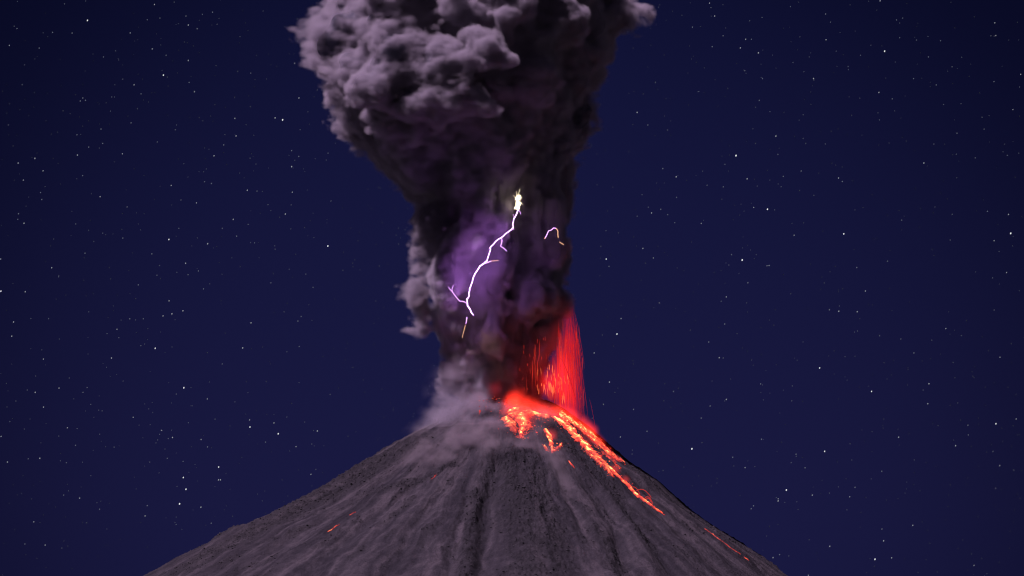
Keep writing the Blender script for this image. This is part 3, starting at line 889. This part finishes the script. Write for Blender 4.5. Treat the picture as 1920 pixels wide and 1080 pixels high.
for k in range(46):                                   # light trails of separate drops in front of the dark ash
    x = fr.choice((fr.gauss(992, 9), fr.gauss(1006, 5), fr.uniform(975, 1045))); top = fr.uniform(628, 705) + abs(fr.gauss(0, 14))
    rain.append(lava_trail(x, top, x + fr.uniform(-0.6, 1.2), top + fr.choice((fr.uniform(3, 9), fr.uniform(5, 16), fr.uniform(18, 46))), 0.5, fr.uniform(-70, -50), fr.uniform(0.08, 0.30)))
hotter = []
for _ in range(60):                                   # trails of the hottest drops, low in the curtain
    x = fr.gauss(1036, 12); y0_ = fr.uniform(680, 728) + max(0, x - 1030) * 0.5
    hotter.append(lava_trail(x, y0_, x + fr.uniform(-0.5, 1.5), y0_ + fr.uniform(5, 20), 0.5, fr.uniform(-22, 10), fr.uniform(0.15, 0.42)))
for nm, lst, mt, lab in (('curtain_trails', curtain[::2], 'lava_trail', 'dense bright light trails at the heart of the lava curtain'), ('cooling_trails', curtain[1::2], 'lava_trail_dull', 'duller red light trails through the curtain'),
                         ('hot_drop_trails', hotter, 'lava_trail_hot', 'orange drop trails low in the curtain'), ('arcing_trails', arcs, 'lava_trail_dull', 'thin arcing lava trails on the open sky side'), ('falling_drop_trails', rain, 'lava_trail', 'separate light trails of falling drops in front of the dark ash')):
    o = tube(nm, lst, M[mt], fountain, 4)
    o['kind'] = 'stuff'; o['label'] = lab

def box_field(px0, px1, py0, py1, y0, y1, vox):
    lo = np.array((at(px0, py1, 0)[0], y0, at(960, py1, 0)[2])); hi = np.array((at(px1, py0, 0)[0], y1, at(960, py0, 0)[2]))
    d_, x_, y_, z_ = lattice(lo, hi, vox)
    return lo, d_, x_, y_, z_

def glow_sum(x, y, z, spots):
    s = np.zeros(x.shape)
    for px, py, Yc, rx, ry, rz, a in spots:
        c = at(px, py, Yc)
        s = np.maximum(s, 0) + a * np.exp(-(((x - c[0]) / rx) ** 2 + ((y - c[1]) / ry) ** 2 + ((z - c[2]) / rz) ** 2))
    return s

# incandescent spray that fills the fountain
lo, d_, x_, y_, z_ = box_field(955, 1130, 560, 815, -70, 75, 2.5)
g_ = glow_sum(x_, y_, z_, [(1064, 600, 10, 8, 22, 20, 0.30), (1068, 640, 10, 10, 24, 28, 0.45), (1056, 690, 10, 14, 26, 28, 0.95), (1044, 715, 10, 17, 26, 22, 0.95), (1060, 738, 10, 15, 26, 24, 0.95),
                           (1076, 700, 10, 8, 24, 60, 0.26), (1086, 725, 10, 8, 22, 60, 0.09), (1070, 768, 10, 14, 24, 22, 0.5), (1026, 722, 0, 13, 24, 18, 0.75), (1004, 680, -45, 15, 14, 42, 0.13), (1036, 640, -35, 18, 16, 34, 0.11), (985, 700, -70, 14, 12, 30, 0.06)])
fv = vnoise(d_, 2.5, (5.0, 14.0, 60.0), 301) * 0.5 + vnoise(d_, 2.5, (9.0, 16.0, 30.0), 302) * 0.35
g_ = np.clip(g_ * (1 + 0.55 * fv) - 0.015, 0, 2).astype(np.float32)
spray = fog('spray_glow', lo, 2.5, g_, M['spray_vol'])
spray.parent = fountain; spray.location = -fountain.location
spray['kind'] = 'stuff'

# the lava's red halo, put into self-lit fog over crater and upper flow
hot = empty('lava_halo', at(985, 790, -95))
tag(hot, 'red halo of lava light over the lava in the crater breach and along the upper flow', 'halo')
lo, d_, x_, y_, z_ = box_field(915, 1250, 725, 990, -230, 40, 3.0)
sp_ = []
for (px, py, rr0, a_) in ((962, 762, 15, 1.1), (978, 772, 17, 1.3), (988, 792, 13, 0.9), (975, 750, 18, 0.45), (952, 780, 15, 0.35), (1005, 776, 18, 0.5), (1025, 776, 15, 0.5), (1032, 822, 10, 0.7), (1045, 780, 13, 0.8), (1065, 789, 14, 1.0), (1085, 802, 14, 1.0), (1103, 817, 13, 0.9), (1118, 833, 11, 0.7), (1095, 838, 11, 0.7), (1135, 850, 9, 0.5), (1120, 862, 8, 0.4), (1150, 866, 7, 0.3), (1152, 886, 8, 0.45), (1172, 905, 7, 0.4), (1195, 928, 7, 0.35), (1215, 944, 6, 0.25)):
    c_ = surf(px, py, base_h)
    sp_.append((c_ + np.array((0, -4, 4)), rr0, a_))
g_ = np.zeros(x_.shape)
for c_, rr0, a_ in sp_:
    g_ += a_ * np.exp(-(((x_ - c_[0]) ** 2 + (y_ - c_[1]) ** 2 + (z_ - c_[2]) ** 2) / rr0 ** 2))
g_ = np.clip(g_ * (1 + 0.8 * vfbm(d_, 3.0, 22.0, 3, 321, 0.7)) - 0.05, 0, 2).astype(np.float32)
o = fog('halo_volume', lo, 3.0, g_, M['halo_fog']); o.parent = hot; o.location = -hot.location; o['kind'] = 'stuff'

# the dull red burst inside the smoke at the crater's edge
burst = empty('lava_burst', at(928, 770, -105))
tag(burst, 'dull red ball of glowing lava spray inside the smoke above the crater', 'lava burst')
lo, d_, x_, y_, z_ = box_field(880, 970, 680, 815, -160, -60, 2.5)
g_ = glow_sum(x_, y_, z_, [(926, 730, -112, 12, 12, 15, 0.30), (932, 752, -112, 11, 11, 16, 0.16), (914, 752, -112, 8, 9, 10, 0.10)])
g_ = np.clip(g_ * (1 + 0.5 * vfbm(d_, 2.5, 12.0, 2, 311)) - 0.02, 0, 2).astype(np.float32)
o = fog('burst_glow', lo, 2.5, g_, M['spray_vol']); o.parent = burst; o.location = -burst.location; o['kind'] = 'stuff'
bs = random.Random(5)
cl = [at(901 + bs.gauss(0, 1), 771, -135)] + [at(bs.uniform(898, 940), bs.uniform(742, 785), -135) for _ in range(34)]
V, Fc = lumps(cl, [2.6] + [bs.uniform(0.3, 0.9) for _ in range(34)], 77, 1.0)
o = mesh_np('lava_clots', V, Fc, M['ember'], burst, False); fattr(o, 'molten', np.repeat(0.55 + 0.3 * rng.random(35), 12)); o['kind'] = 'stuff'

# light trails of bouncing lava bombs, put into the shape of hoops
spatter = empty('bomb_trails', surf(1215, 940, height))
tag(spatter, 'little hooped light trails of lava bombs leaping off the lower end of the long flow', 'light trails')
hoops = []
for (xa, ya, xb, yb, hgt) in ((1193, 922, 1221, 934, 8), (1207, 938, 1224, 946, 9), (1210, 940, 1221, 943, 6), (1186, 915, 1200, 928, 4)):
    A = surf(xa, ya, height); B = surf(xb, yb, height)
    t = np.linspace(0, 1, 14)[:, None]
    P_ = A * (1 - t) + B * t; P_[:, 2] += (4 * t * (1 - t))[:, 0] * hgt + 0.6; P_[:, 1] -= 2
    hoops.append((P_, 0.42))
o = tube('bomb_trail_arcs', hoops, M['lava_trail'], spatter, 4); o['kind'] = 'stuff'

# ================================================================== lightning
def jag(pix, Y, step=3.0, amp=0.7, seed=0):
    rg = random.Random(seed)
    out = []
    for k in range(len(pix) - 1):
        (xa, ya), (xb, yb) = pix[k], pix[k + 1]
        n = max(1, int(math.hypot(xb - xa, yb - ya) / step))
        for j in range(n):
            t = j / n
            a = 0 if j == 0 else amp
            yy = Y(ya + (yb - ya) * t) if callable(Y) else Y
            out.append(at(xa + (xb - xa) * t + rg.gauss(0, a) * 0.6, ya + (yb - ya) * t + rg.gauss(0, a) * 0.6, yy + rg.gauss(0, a)))
    yy = Y(pix[-1][1]) if callable(Y) else Y
    out.append(at(*pix[-1], yy))
    return np.array(out)
BY = lambda py: np.interp(py, (360, 398, 450, 520, 580, 600, 640), (-114, -136, -150, -158, -152, -142, -135))
bolt = empty('lightning_bolt', at(881, 592, -150))
tag(bolt, 'long jagged violet lightning bolt running down the front of the ash column', 'lightning')
MAIN = [(971, 388), (971.4, 393), (967.8, 403), (963.4, 409.7), (961.6, 417.8), (962.2, 426.6), (951.7, 436), (940, 445.6), (929.7, 452), (923.9, 460), (918, 464.6), (920, 467.5), (915.8, 479), (913.6, 487.3), (907, 494.6), (899.7, 498.3),
        (897.5, 503.4), (891.7, 512.2), (887.3, 521), (882.9, 535.6), (879, 548.8), (880, 554.6), (874.9, 560.5), (876.8, 569), (876.3, 573.6), (881.4, 579.5), (882.9, 585), (887.3, 591)]
mp = jag(MAIN, BY, 2.4, 0.9, 1)
mr = 0.50 * np.interp(np.linspace(0, 1, len(mp)), (0, 0.1, 0.25, 0.5, 0.58, 0.7, 0.85, 0.93, 1), (1.5, 1.1, 1.0, 1.25, 1.7, 1.4, 1.0, 1.9, 0.9))
tube('main_channel', [(mp, mr)], M['bolt'], bolt, 6)
for lab, pix, r, mat in (
    ('forked side branch beside the middle of the bolt', [(940.7, 445.6), (941.4, 451.4), (938.5, 461.7), (944.4, 465.3), (950.2, 471)], 0.65, 'bolt_fine'),
    ('orange tipped side branch', [(907, 494.6), (913.6, 492.4), (921, 489.5)], 0.9, 'bolt_fine'),
    (None, [(921, 489.5), (928, 489), (934.8, 488)], 0.7, 'bolt_warm'),
    (None, [(972, 394), (975, 397), (976, 401.7)], 0.5, 'bolt_fine'),
    (None, [(964, 407.5), (963.4, 404), (961.6, 401.7)], 0.4, 'bolt_fine'),
    (None, [(962, 426.6), (963.7, 431)], 0.5, 'bolt_fine'),
    ('thin branch reaching up to the left with a forked tip', [(876.8, 569), (866.8, 564.5), (862.4, 564.9), (859.5, 562), (853.6, 554.6), (847.8, 546.6), (842, 540.7), (841.5, 537.5)], 0.55, 'bolt_fine'),
    (None, [(847.8, 546.6), (847.5, 542), (850, 534.9)], 0.4, 'bolt_fine'),
    ('short lower end emerging from the ash', [(875.5, 595), (874.9, 600), (873.4, 607)], 0.8, 'bolt_fine'),
    ('faint orange tail fading into the ash', [(872.5, 610), (870.5, 617.5), (868, 627), (866.8, 633.6)], 0.6, 'bolt_warm'),
):
    Yb = (lambda py: float(BY(py)) - 8) if pix[0][0] < 870 or len(pix) == 8 else BY
    p_ = jag(pix, Yb, 2.5, 0.35, len(pix) + int(pix[0][0]))
    o = tube('branch', [(p_, r * np.linspace(1, 0.55, len(p_)))], M[mat], bolt, 5)
    if lab: o['label'] = lab
# the flash where the channel leaves the ash: a ragged knot of burning-bright channels
fl = []
fs = random.Random(9)
for k in range(70):
    y = 364 + 25 * fs.random() ** 0.8
    half = 0.8 + 3.4 * math.sin(math.pi * min(1.0, max(0.0, (y - 360) / 32)))
    x = 971 + fs.gauss(0, half * 0.55) + 1.2 * math.sin(y * 0.5)
    pts_ = []
    for j in range(6):
        pts_.append(at(x, min(y, 392), -116 + fs.gauss(0, 4)))
        x += fs.gauss(0, 0.9); y += fs.uniform(0.4, 2.2)
    fl.append((np.array(pts_), np.array((0.15, 0.5, 0.75, 0.7, 0.45, 0.15)) * fs.uniform(0.5, 1.25)))
for (xa, ya, xb, yb, r0) in ((970, 368, 968, 359, 0.35), (974, 372, 980, 370, 0.45), (968, 373, 962, 366, 0.3), (975, 380, 981, 384, 0.3), (972, 364, 975, 354, 0.25)):
    fl.append((np.array([at(xa + (xb - xa) * t + fs.gauss(0, 0.4), ya + (yb - ya) * t + fs.gauss(0, 0.5), -117) for t in np.linspace(0, 1, 7)]), np.linspace(r0, 0.08, 7)))
o = tube('flash', fl, M['flash'], bolt, 5)
o['label'] = 'dazzling cream flash at the top of the bolt'; o['kind'] = 'stuff'

# the light the channel throws on the ash around it
for px, py, en in ((958, 430, 0.35), (918, 468, 0.9), (890, 515, 1.2), (876, 562, 1.0)):
    lt_ = bpy.data.lights.new('lightning_light', 'POINT')
    lt_.energy = en * 62000.0; lt_.color = (0.74, 0.27, 0.98); lt_.shadow_soft_size = 5.0
    lo_ = bpy.data.objects.new('lightning_light', lt_); C.objects.link(lo_)
    lo_.location = at(px, py, float(BY(py)) - 4) - np.array(bolt.location); lo_.parent = bolt

lt_ = bpy.data.lights.new('lightning_light', 'POINT')       # added warm lamp lighting the puff at the bolt's foot
lt_.energy = 30000.0; lt_.color = (1.0, 0.55, 0.30); lt_.shadow_soft_size = 3.0
lo_ = bpy.data.objects.new('lightning_light', lt_); C.objects.link(lo_)
lo_.location = at(896, 640, -142) - np.array(bolt.location); lo_.parent = bolt

small = empty('lightning_bolt', at(1040, 452, -165))
tag(small, 'short hooked lightning arc glowing on the dark right side of the ash', 'lightning')
SY = -168
for pix, r, mat in (([(1022.6, 446.3), (1026.3, 438), (1028.5, 433), (1034.3, 431), (1038, 427.3), (1042.4, 428)], 0.6, 'bolt_fine'),
                    ([(1042.4, 428), (1046, 433), (1046, 439.7), (1046.8, 445.6)], 0.75, 'bolt_warm'),
                    ([(1049, 453.6), (1053, 456.5), (1057, 458.7)], 0.6, 'bolt_warm'), ([(1020.5, 447), (1022.6, 446.3)], 1.0, 'bolt_warm')):
    p_ = jag(pix, SY, 2.0, 0.4, int(pix[0][1]))
    tube('arc', [(p_, r)], M[mat], small, 5)

# ================================================================== drifting ash over the slope
def soft_cloud(name, label, lo_hi, blobs, vox, mat, seed, erode=1.0, on_slope=True):
    px0, px1, py0, py1, y0, y1 = lo_hi
    lo, d_, x_, y_, z_ = box_field(px0, px1, py0, py1, y0, y1, vox)
    s = blob_density(d_, vox, x_, y_, z_, blobs, seed, erode)
    edge = np.minimum.reduce([np.minimum(np.arange(n), n - 1 - np.arange(n)).reshape([-1 if k == ax else 1 for k in range(3)]) * np.ones(s.shape) for ax, n in enumerate(s.shape)])
    s = s * np.clip(edge / 2.5, 0, 1)
    s[s < 0.004] = 0
    o = fog(name, lo, vox, s.astype(np.float32), mat)
    tag(o, label, 'ash cloud', 'pale ash clouds on the upper slope')
    return o

low = fog('ash_cloud', (LC[0], LC[1], LC[2]), SP, low_dens[:n_below + 1], M['low_vol'])
tag(low, 'pale grey ash cloud welling up at the foot of the plume on the left rim', 'ash cloud', 'pale ash clouds on the upper slope')
soft_cloud('ash_cloud', 'thin steam and ash trail creeping down the gully below the lava patch', (959, 1110, 760, 1010, -360, -20), [
    (970, 842, 6, 26, 20, 11, 1.2), (1000, 842, 7, 24, 20, 12, 1.4), (1022, 858, 6, 20, 18, 11, 1.5), (1033, 867, 5, 15, 16, 13, 0.9), (1041, 878, 5, 13, 15, 13, 0.9), (1048, 890, 4, 11, 13, 13, 0.8), (1055, 903, 4, 9, 12, 12, 0.7), (1061, 916, 3, 8, 11, 12, 0.6), (1067, 930, 3, 7, 10, 12, 0.5), (1073, 945, 3, 6, 10, 12, 0.35),
    (1002, 812, 9, 14, 14, 13, 0.9), (1012, 792, 12, 18, 16, 13, 0.8), (1035, 795, 10, 14, 14, 10, 0.5), (992, 828, 8, 14, 14, 10, 0.8)], VOX_LOW * 1.06, M['low_vol'], 411, 0.3)

# ================================================================== broken rock on the slope
rg = np.random.default_rng(21)
cand = 120000
th_ = rg.uniform(-math.pi - 0.1, 0.1, cand); r_ = np.sqrt(rg.uniform(90 ** 2, 760 ** 2, cand))
cx_ = CX + r_ * np.cos(th_); cy_ = r_ * np.sin(th_)
h_, k_r, _s = terrain(cx_, cy_)
keep = rg.random(cand) < (k_r ** 1.5 * 0.5 + 0.005)
cx_, cy_, h_ = cx_[keep], cy_[keep], h_[keep]
rad_ = 0.5 + 1.7 * rg.random(len(cx_)) ** 4
V, Fc = lumps(np.stack((cx_, cy_, h_ + rad_ * 0.15), -1), rad_, 22, 0.8)
rm, rn, rl = new_mat('lava_rock')
ro = rn.new('ShaderNodeOutputMaterial'); rb = rn.new('ShaderNodeBsdfPrincipled'); rt = rn.new('ShaderNodeTexNoise'); rgm = rn.new('ShaderNodeNewGeometry')
rt.inputs['Scale'].default_value = 0.25; rb.inputs['Roughness'].default_value = 0.95; rb.inputs['Specular IOR Level'].default_value = 0.15
rr_ = ramp(rn, ((0.35, (0.030, 0.030, 0.040)), (0.65, (0.064, 0.060, 0.076))))
rl.new(rgm.outputs['Position'], rt.inputs['Vector']); rl.new(rt.outputs['Fac'], rr_.inputs[0]); rl.new(rr_.outputs[0], rb.inputs['Base Color']); rl.new(rb.outputs[0], ro.inputs['Surface'])
rubble = mesh_np('rubble', V, Fc, rm, None, False)
tag(rubble, 'broken dark lava rock strewn over the ridges of the cone', 'rubble', kind='stuff')
print('rubble', len(cx_))

# ================================================================== stars
S = []
def crop(x0, y0, f, lst):
    for u, v, b in lst: S.append((x0 + u * f, y0 + v * f, b))
crop(0, 0, 0.313, [(925, 27, 2), (1273, 73, 1), (524, 122, 3), (882, 118, 1), (958, 108, 1), (1114, 96, 1), (1128, 150, 2), (1181, 172, 1), (102, 171, 1), (315, 194, 1), (432, 198, 1), (780, 197, 2), (56, 272, 2), (235, 288, 1), (912, 293, 2),
    (692, 304, 1), (995, 331, 1), (620, 341, 1), (1128, 362, 2), (1536, 332, 1), (1765, 379, 2), (147, 388, 1), (979, 450, 3), (1423, 428, 1), (1502, 438, 1), (803, 508, 2), (133, 507, 1), (1133, 494, 1), (1165, 549, 2), (845, 562, 1),
    (496, 587, 1), (512, 601, 1), (481, 605, 1), (1405, 583, 1), (1791, 587, 2), (823, 651, 1), (1500, 638, 1), (421, 680, 1), (1194, 704, 1), (1407, 709, 2), (1648, 706, 2), (1693, 718, 3), (50, 748, 1), (605, 773, 1), (785, 736, 1), (1050, 777, 1),
    (461, 807, 1), (1414, 814, 2), (615, 859, 1), (942, 850, 1), (531, 881, 1), (1340, 868, 1), (733, 921, 2), (464, 929, 2), (1282, 933, 2), (1747, 902, 1), (1790, 937, 1), (209, 949, 2), (109, 977, 2), (258, 1023, 2), (1747, 998, 2), (495, 1052, 1)])
crop(0, 330, 1 / 3, [(131, 23, 2), (963, 53, 2), (1151, 32, 1), (1189, 42, 1), (1391, 80, 2), (1446, 85, 1), (1644, 91, 2), (563, 116, 2), (228, 93, 1), (235, 132, 1), (1105, 151, 2), (1018, 135, 1), (715, 174, 1), (104, 212, 1), (100, 244, 1), (135, 266, 2),
    (1605, 214, 2), (1312, 244, 2), (1396, 272, 1), (1250, 294, 1), (1006, 294, 1), (950, 357, 3), (1331, 338, 1), (691, 349, 1), (1432, 376, 1), (1168, 381, 2), (1844, 394, 3), (478, 434, 1), (854, 438, 1), (4, 467, 2), (1044, 491, 2), (291, 516, 2), (1116, 534, 1),
    (883, 558, 1), (1058, 555, 1), (622, 578, 1), (330, 567, 1), (5, 648, 3), (142, 651, 2), (778, 612, 1), (1145, 635, 1), (1524, 601, 1), (951, 702, 2), (1029, 758, 2), (967, 775, 2), (917, 787, 2), (1412, 826, 2), (730, 803, 1), (806, 803, 1), (658, 862, 2),
    (76, 821, 2), (66, 901, 2), (873, 969, 3), (1365, 967, 2), (627, 1024, 2), (244, 1030, 2), (1676, 816, 1), (1694, 790, 1), (602, 887, 1), (1683, 959, 1), (1761, 626, 1), (1250, 1057, 1)])
crop(0, 690, 1 / 3, [(332, 113, 2), (198, 137, 2), (467, 137, 1), (490, 110, 1), (1034, 111, 3), (1166, 174, 2), (245, 220, 2), (749, 277, 2), (379, 336, 2), (908, 351, 2), (970, 391, 2), (1131, 402, 2), (1404, 292, 2), (1406, 332, 3), (1541, 309, 2), (1565, 370, 3),
    (1785, 354, 2), (1665, 442, 2), (6, 385, 2), (425, 435, 1), (642, 445, 1), (1167, 444, 1), (42, 529, 2), (224, 508, 2), (373, 533, 1), (941, 508, 1), (1230, 557, 3), (1031, 616, 3), (1229, 629, 2), (1240, 629, 2), (1749, 598, 2), (1046, 682, 3), (358, 715, 1),
    (448, 732, 2), (1010, 764, 3), (816, 832, 2), (828, 774, 1), (1130, 783, 2), (1615, 779, 2), (1447, 848, 3), (1505, 832, 2), (190, 865, 2), (487, 870, 1), (1188, 873, 1), (140, 990, 1), (254, 996, 2), (1493, 417, 1), (560, 794, 1), (1857, 148, 1), (1030, 525, 1)])
crop(1180, 0, 0.3854, [(390, 15, 2), (397, 37, 1), (415, 78, 2), (142, 35, 1), (22, 72, 3), (955, 68, 1), (1220, 4, 2), (1330, 88, 1), (1300, 97, 1), (1778, 111, 2), (1783, 173, 2), (307, 132, 1), (456, 174, 1), (566, 191, 2), (594, 191, 1), (957, 193, 2), (1315, 183, 1), (1514, 198, 1),
    (540, 233, 2), (403, 227, 1), (628, 257, 2), (1242, 249, 3), (1125, 269, 1), (1455, 277, 1), (1570, 325, 1), (562, 344, 1), (648, 382, 1), (896, 382, 2), (1383, 382, 1), (1493, 413, 1), (1774, 397, 1), (1904, 362, 2), (127, 401, 1), (1214, 450, 2), (1279, 481, 1),
    (632, 489, 1), (38, 547, 2), (1866, 533, 2), (90, 608, 1), (186, 633, 1), (1594, 648, 1), (713, 662, 2), (858, 698, 1), (614, 698, 1), (519, 757, 3), (723, 751, 1), (1433, 793, 2), (163, 820, 1), (228, 860, 2), (573, 870, 2), (749, 858, 1), (836, 832, 1), (1018, 866, 2),
    (1036, 883, 1), (378, 901, 1), (457, 909, 1), (108, 1036, 2), (153, 1018, 1), (605, 1009, 2), (672, 1018, 3), (1845, 1043, 2), (1742, 1028, 1), (1716, 570, 1), (1683, 768, 1), (230, 960, 1), (1726, 628, 1)])
crop(1100, 400, 0.427, [(387, 41, 1), (503, 44, 2), (85, 76, 1), (911, 96, 2), (1129, 90, 3), (1383, 30, 1), (1862, 88, 3), (1789, 120, 2), (1852, 5, 2), (247, 154, 2), (293, 196, 2), (86, 201, 3), (98, 233, 1), (683, 205, 3), (636, 181, 1), (792, 230, 1), (802, 229, 1), (1321, 210, 1), (1186, 238, 1),
    (1844, 260, 2), (708, 305, 1), (613, 367, 2), (319, 393, 2), (1224, 341, 2), (1066, 423, 2), (1107, 430, 2), (1188, 432, 2), (151, 462, 2), (133, 530, 3), (606, 486, 1), (1577, 506, 2), (536, 565, 1), (1286, 537, 1), (582, 634, 2), (33, 613, 2), (1815, 632, 2), (1437, 613, 1), (1023, 679, 3),
    (100, 741, 2), (1503, 748, 2), (1251, 782, 3), (764, 749, 1), (381, 782, 1), (613, 817, 2), (1498, 836, 2), (542, 846, 1), (206, 861, 1), (74, 839, 2), (148, 982, 2), (1797, 924, 3), (1370, 983, 2), (1886, 903, 2), (462, 1034, 3), (1045, 1045, 3), (768, 992, 1), (1676, 973, 1), (1620, 1020, 2), (503, 899, 1), (265, 957, 1)])
crop(1180, 664, 0.3854, [(563, 552, 2), (503, 502, 1), (764, 661, 3), (724, 704, 2), (724, 714, 2), (593, 752, 1), (604, 738, 1), (890, 686, 2), (1072, 694, 2), (1098, 648, 1), (1228, 570, 1), (1802, 542, 2), (1782, 653, 2), (1870, 565, 1), (1379, 833, 2), (1229, 851, 1), (1237, 908, 2), (975, 935, 2),
    (1195, 998, 3), (1276, 991, 2), (1677, 1028, 2), (699, 990, 2), (731, 975, 1), (871, 1076, 2), (643, 414, 1), (855, 553, 1), (1310, 404, 2), (1587, 446, 2), (1647, 346, 1), (811, 487, 1)])
S = [s_ for s_ in S if 0 <= s_[0] < 1920]
print('stars', len(S))
star_mats = [None, emission_mat('star_dim', (0.72, 0.76, 1.0), 0.19), emission_mat('star_clear', (0.86, 0.88, 1.0), 0.33), emission_mat('star_bright', (0.95, 0.96, 1.0), 0.85)]
DIST = 70000.0
PXM = DIST / D_AX
def star_shape(r, tall):
    v = ICO_V.copy()
    e = np.array((0.28, 0.0, 1.0)); e /= np.linalg.norm(e)
    al = v @ e
    return (v + np.outer(al * (tall - 1), e)) * r * PXM
star_me = []
for b, r, tall in ((1, 0.85, 1.35), (2, 0.95, 1.5), (3, 1.15, 1.6)):
    o = mesh_np('star', star_shape(r, tall), ICO_F, star_mats[b])
    star_me.append(o.data); bpy.data.objects.remove(o)
def far(px, py):
    d = FWD + RIGHT * ((px - 960.0) / D_AX) + UP * ((540.0 - py) / D_AX)
    return CAM + d / np.linalg.norm(d) * DIST
S.sort(key=lambda s_: -s_[2])
for px, py, b in S[:300]:
    o = bpy.data.objects.new('star', star_me[b - 1])
    o.location = far(px, py); C.objects.link(o)
    k = R.uniform(0.85, 1.15); o.scale = (k, k, k)
    where = ('high above the plume' if 540 < px < 1220 and py < 80 else 'close beside the ash plume' if 540 < px < 1240 and py < 560 else 'low beside the lava fountain' if 1085 < px < 1300 and py < 800 else
             'just above the left slope of the volcano' if px < 960 and py > 760 else 'just above the right slope of the volcano' if py > 760 else
             ('high in the upper left sky' if py < 330 else 'midway up the left sky') if px < 960 else ('high in the upper right sky' if py < 330 else 'midway up the right sky'))
    size = {3: 'bright white star', 2: 'small white star', 1: 'faint pinprick star'}[b]
    tag(o, size + ' ' + where, 'star', 'stars in the night sky')
rest = list(S[300:])
rg = np.random.default_rng(77)
V = []; Fc = []; n = 0
for px, py, b in rest:
    V.append(star_shape(1.0, 1.35) + far(px, py)); Fc.append(ICO_F + 12 * n); n += 1
for k in range(2300):
    V.append(star_shape(0.36 + 0.40 * rg.random() ** 2.0, 1.3) + far(rg.uniform(-300, 2220), rg.uniform(-200, 1120))); Fc.append(ICO_F + 12 * n); n += 1
o = mesh_np('star_field', np.concatenate(V), np.concatenate(Fc), star_mats[1])
tag(o, 'countless faint stars dusting the whole night sky', 'stars', kind='stuff')
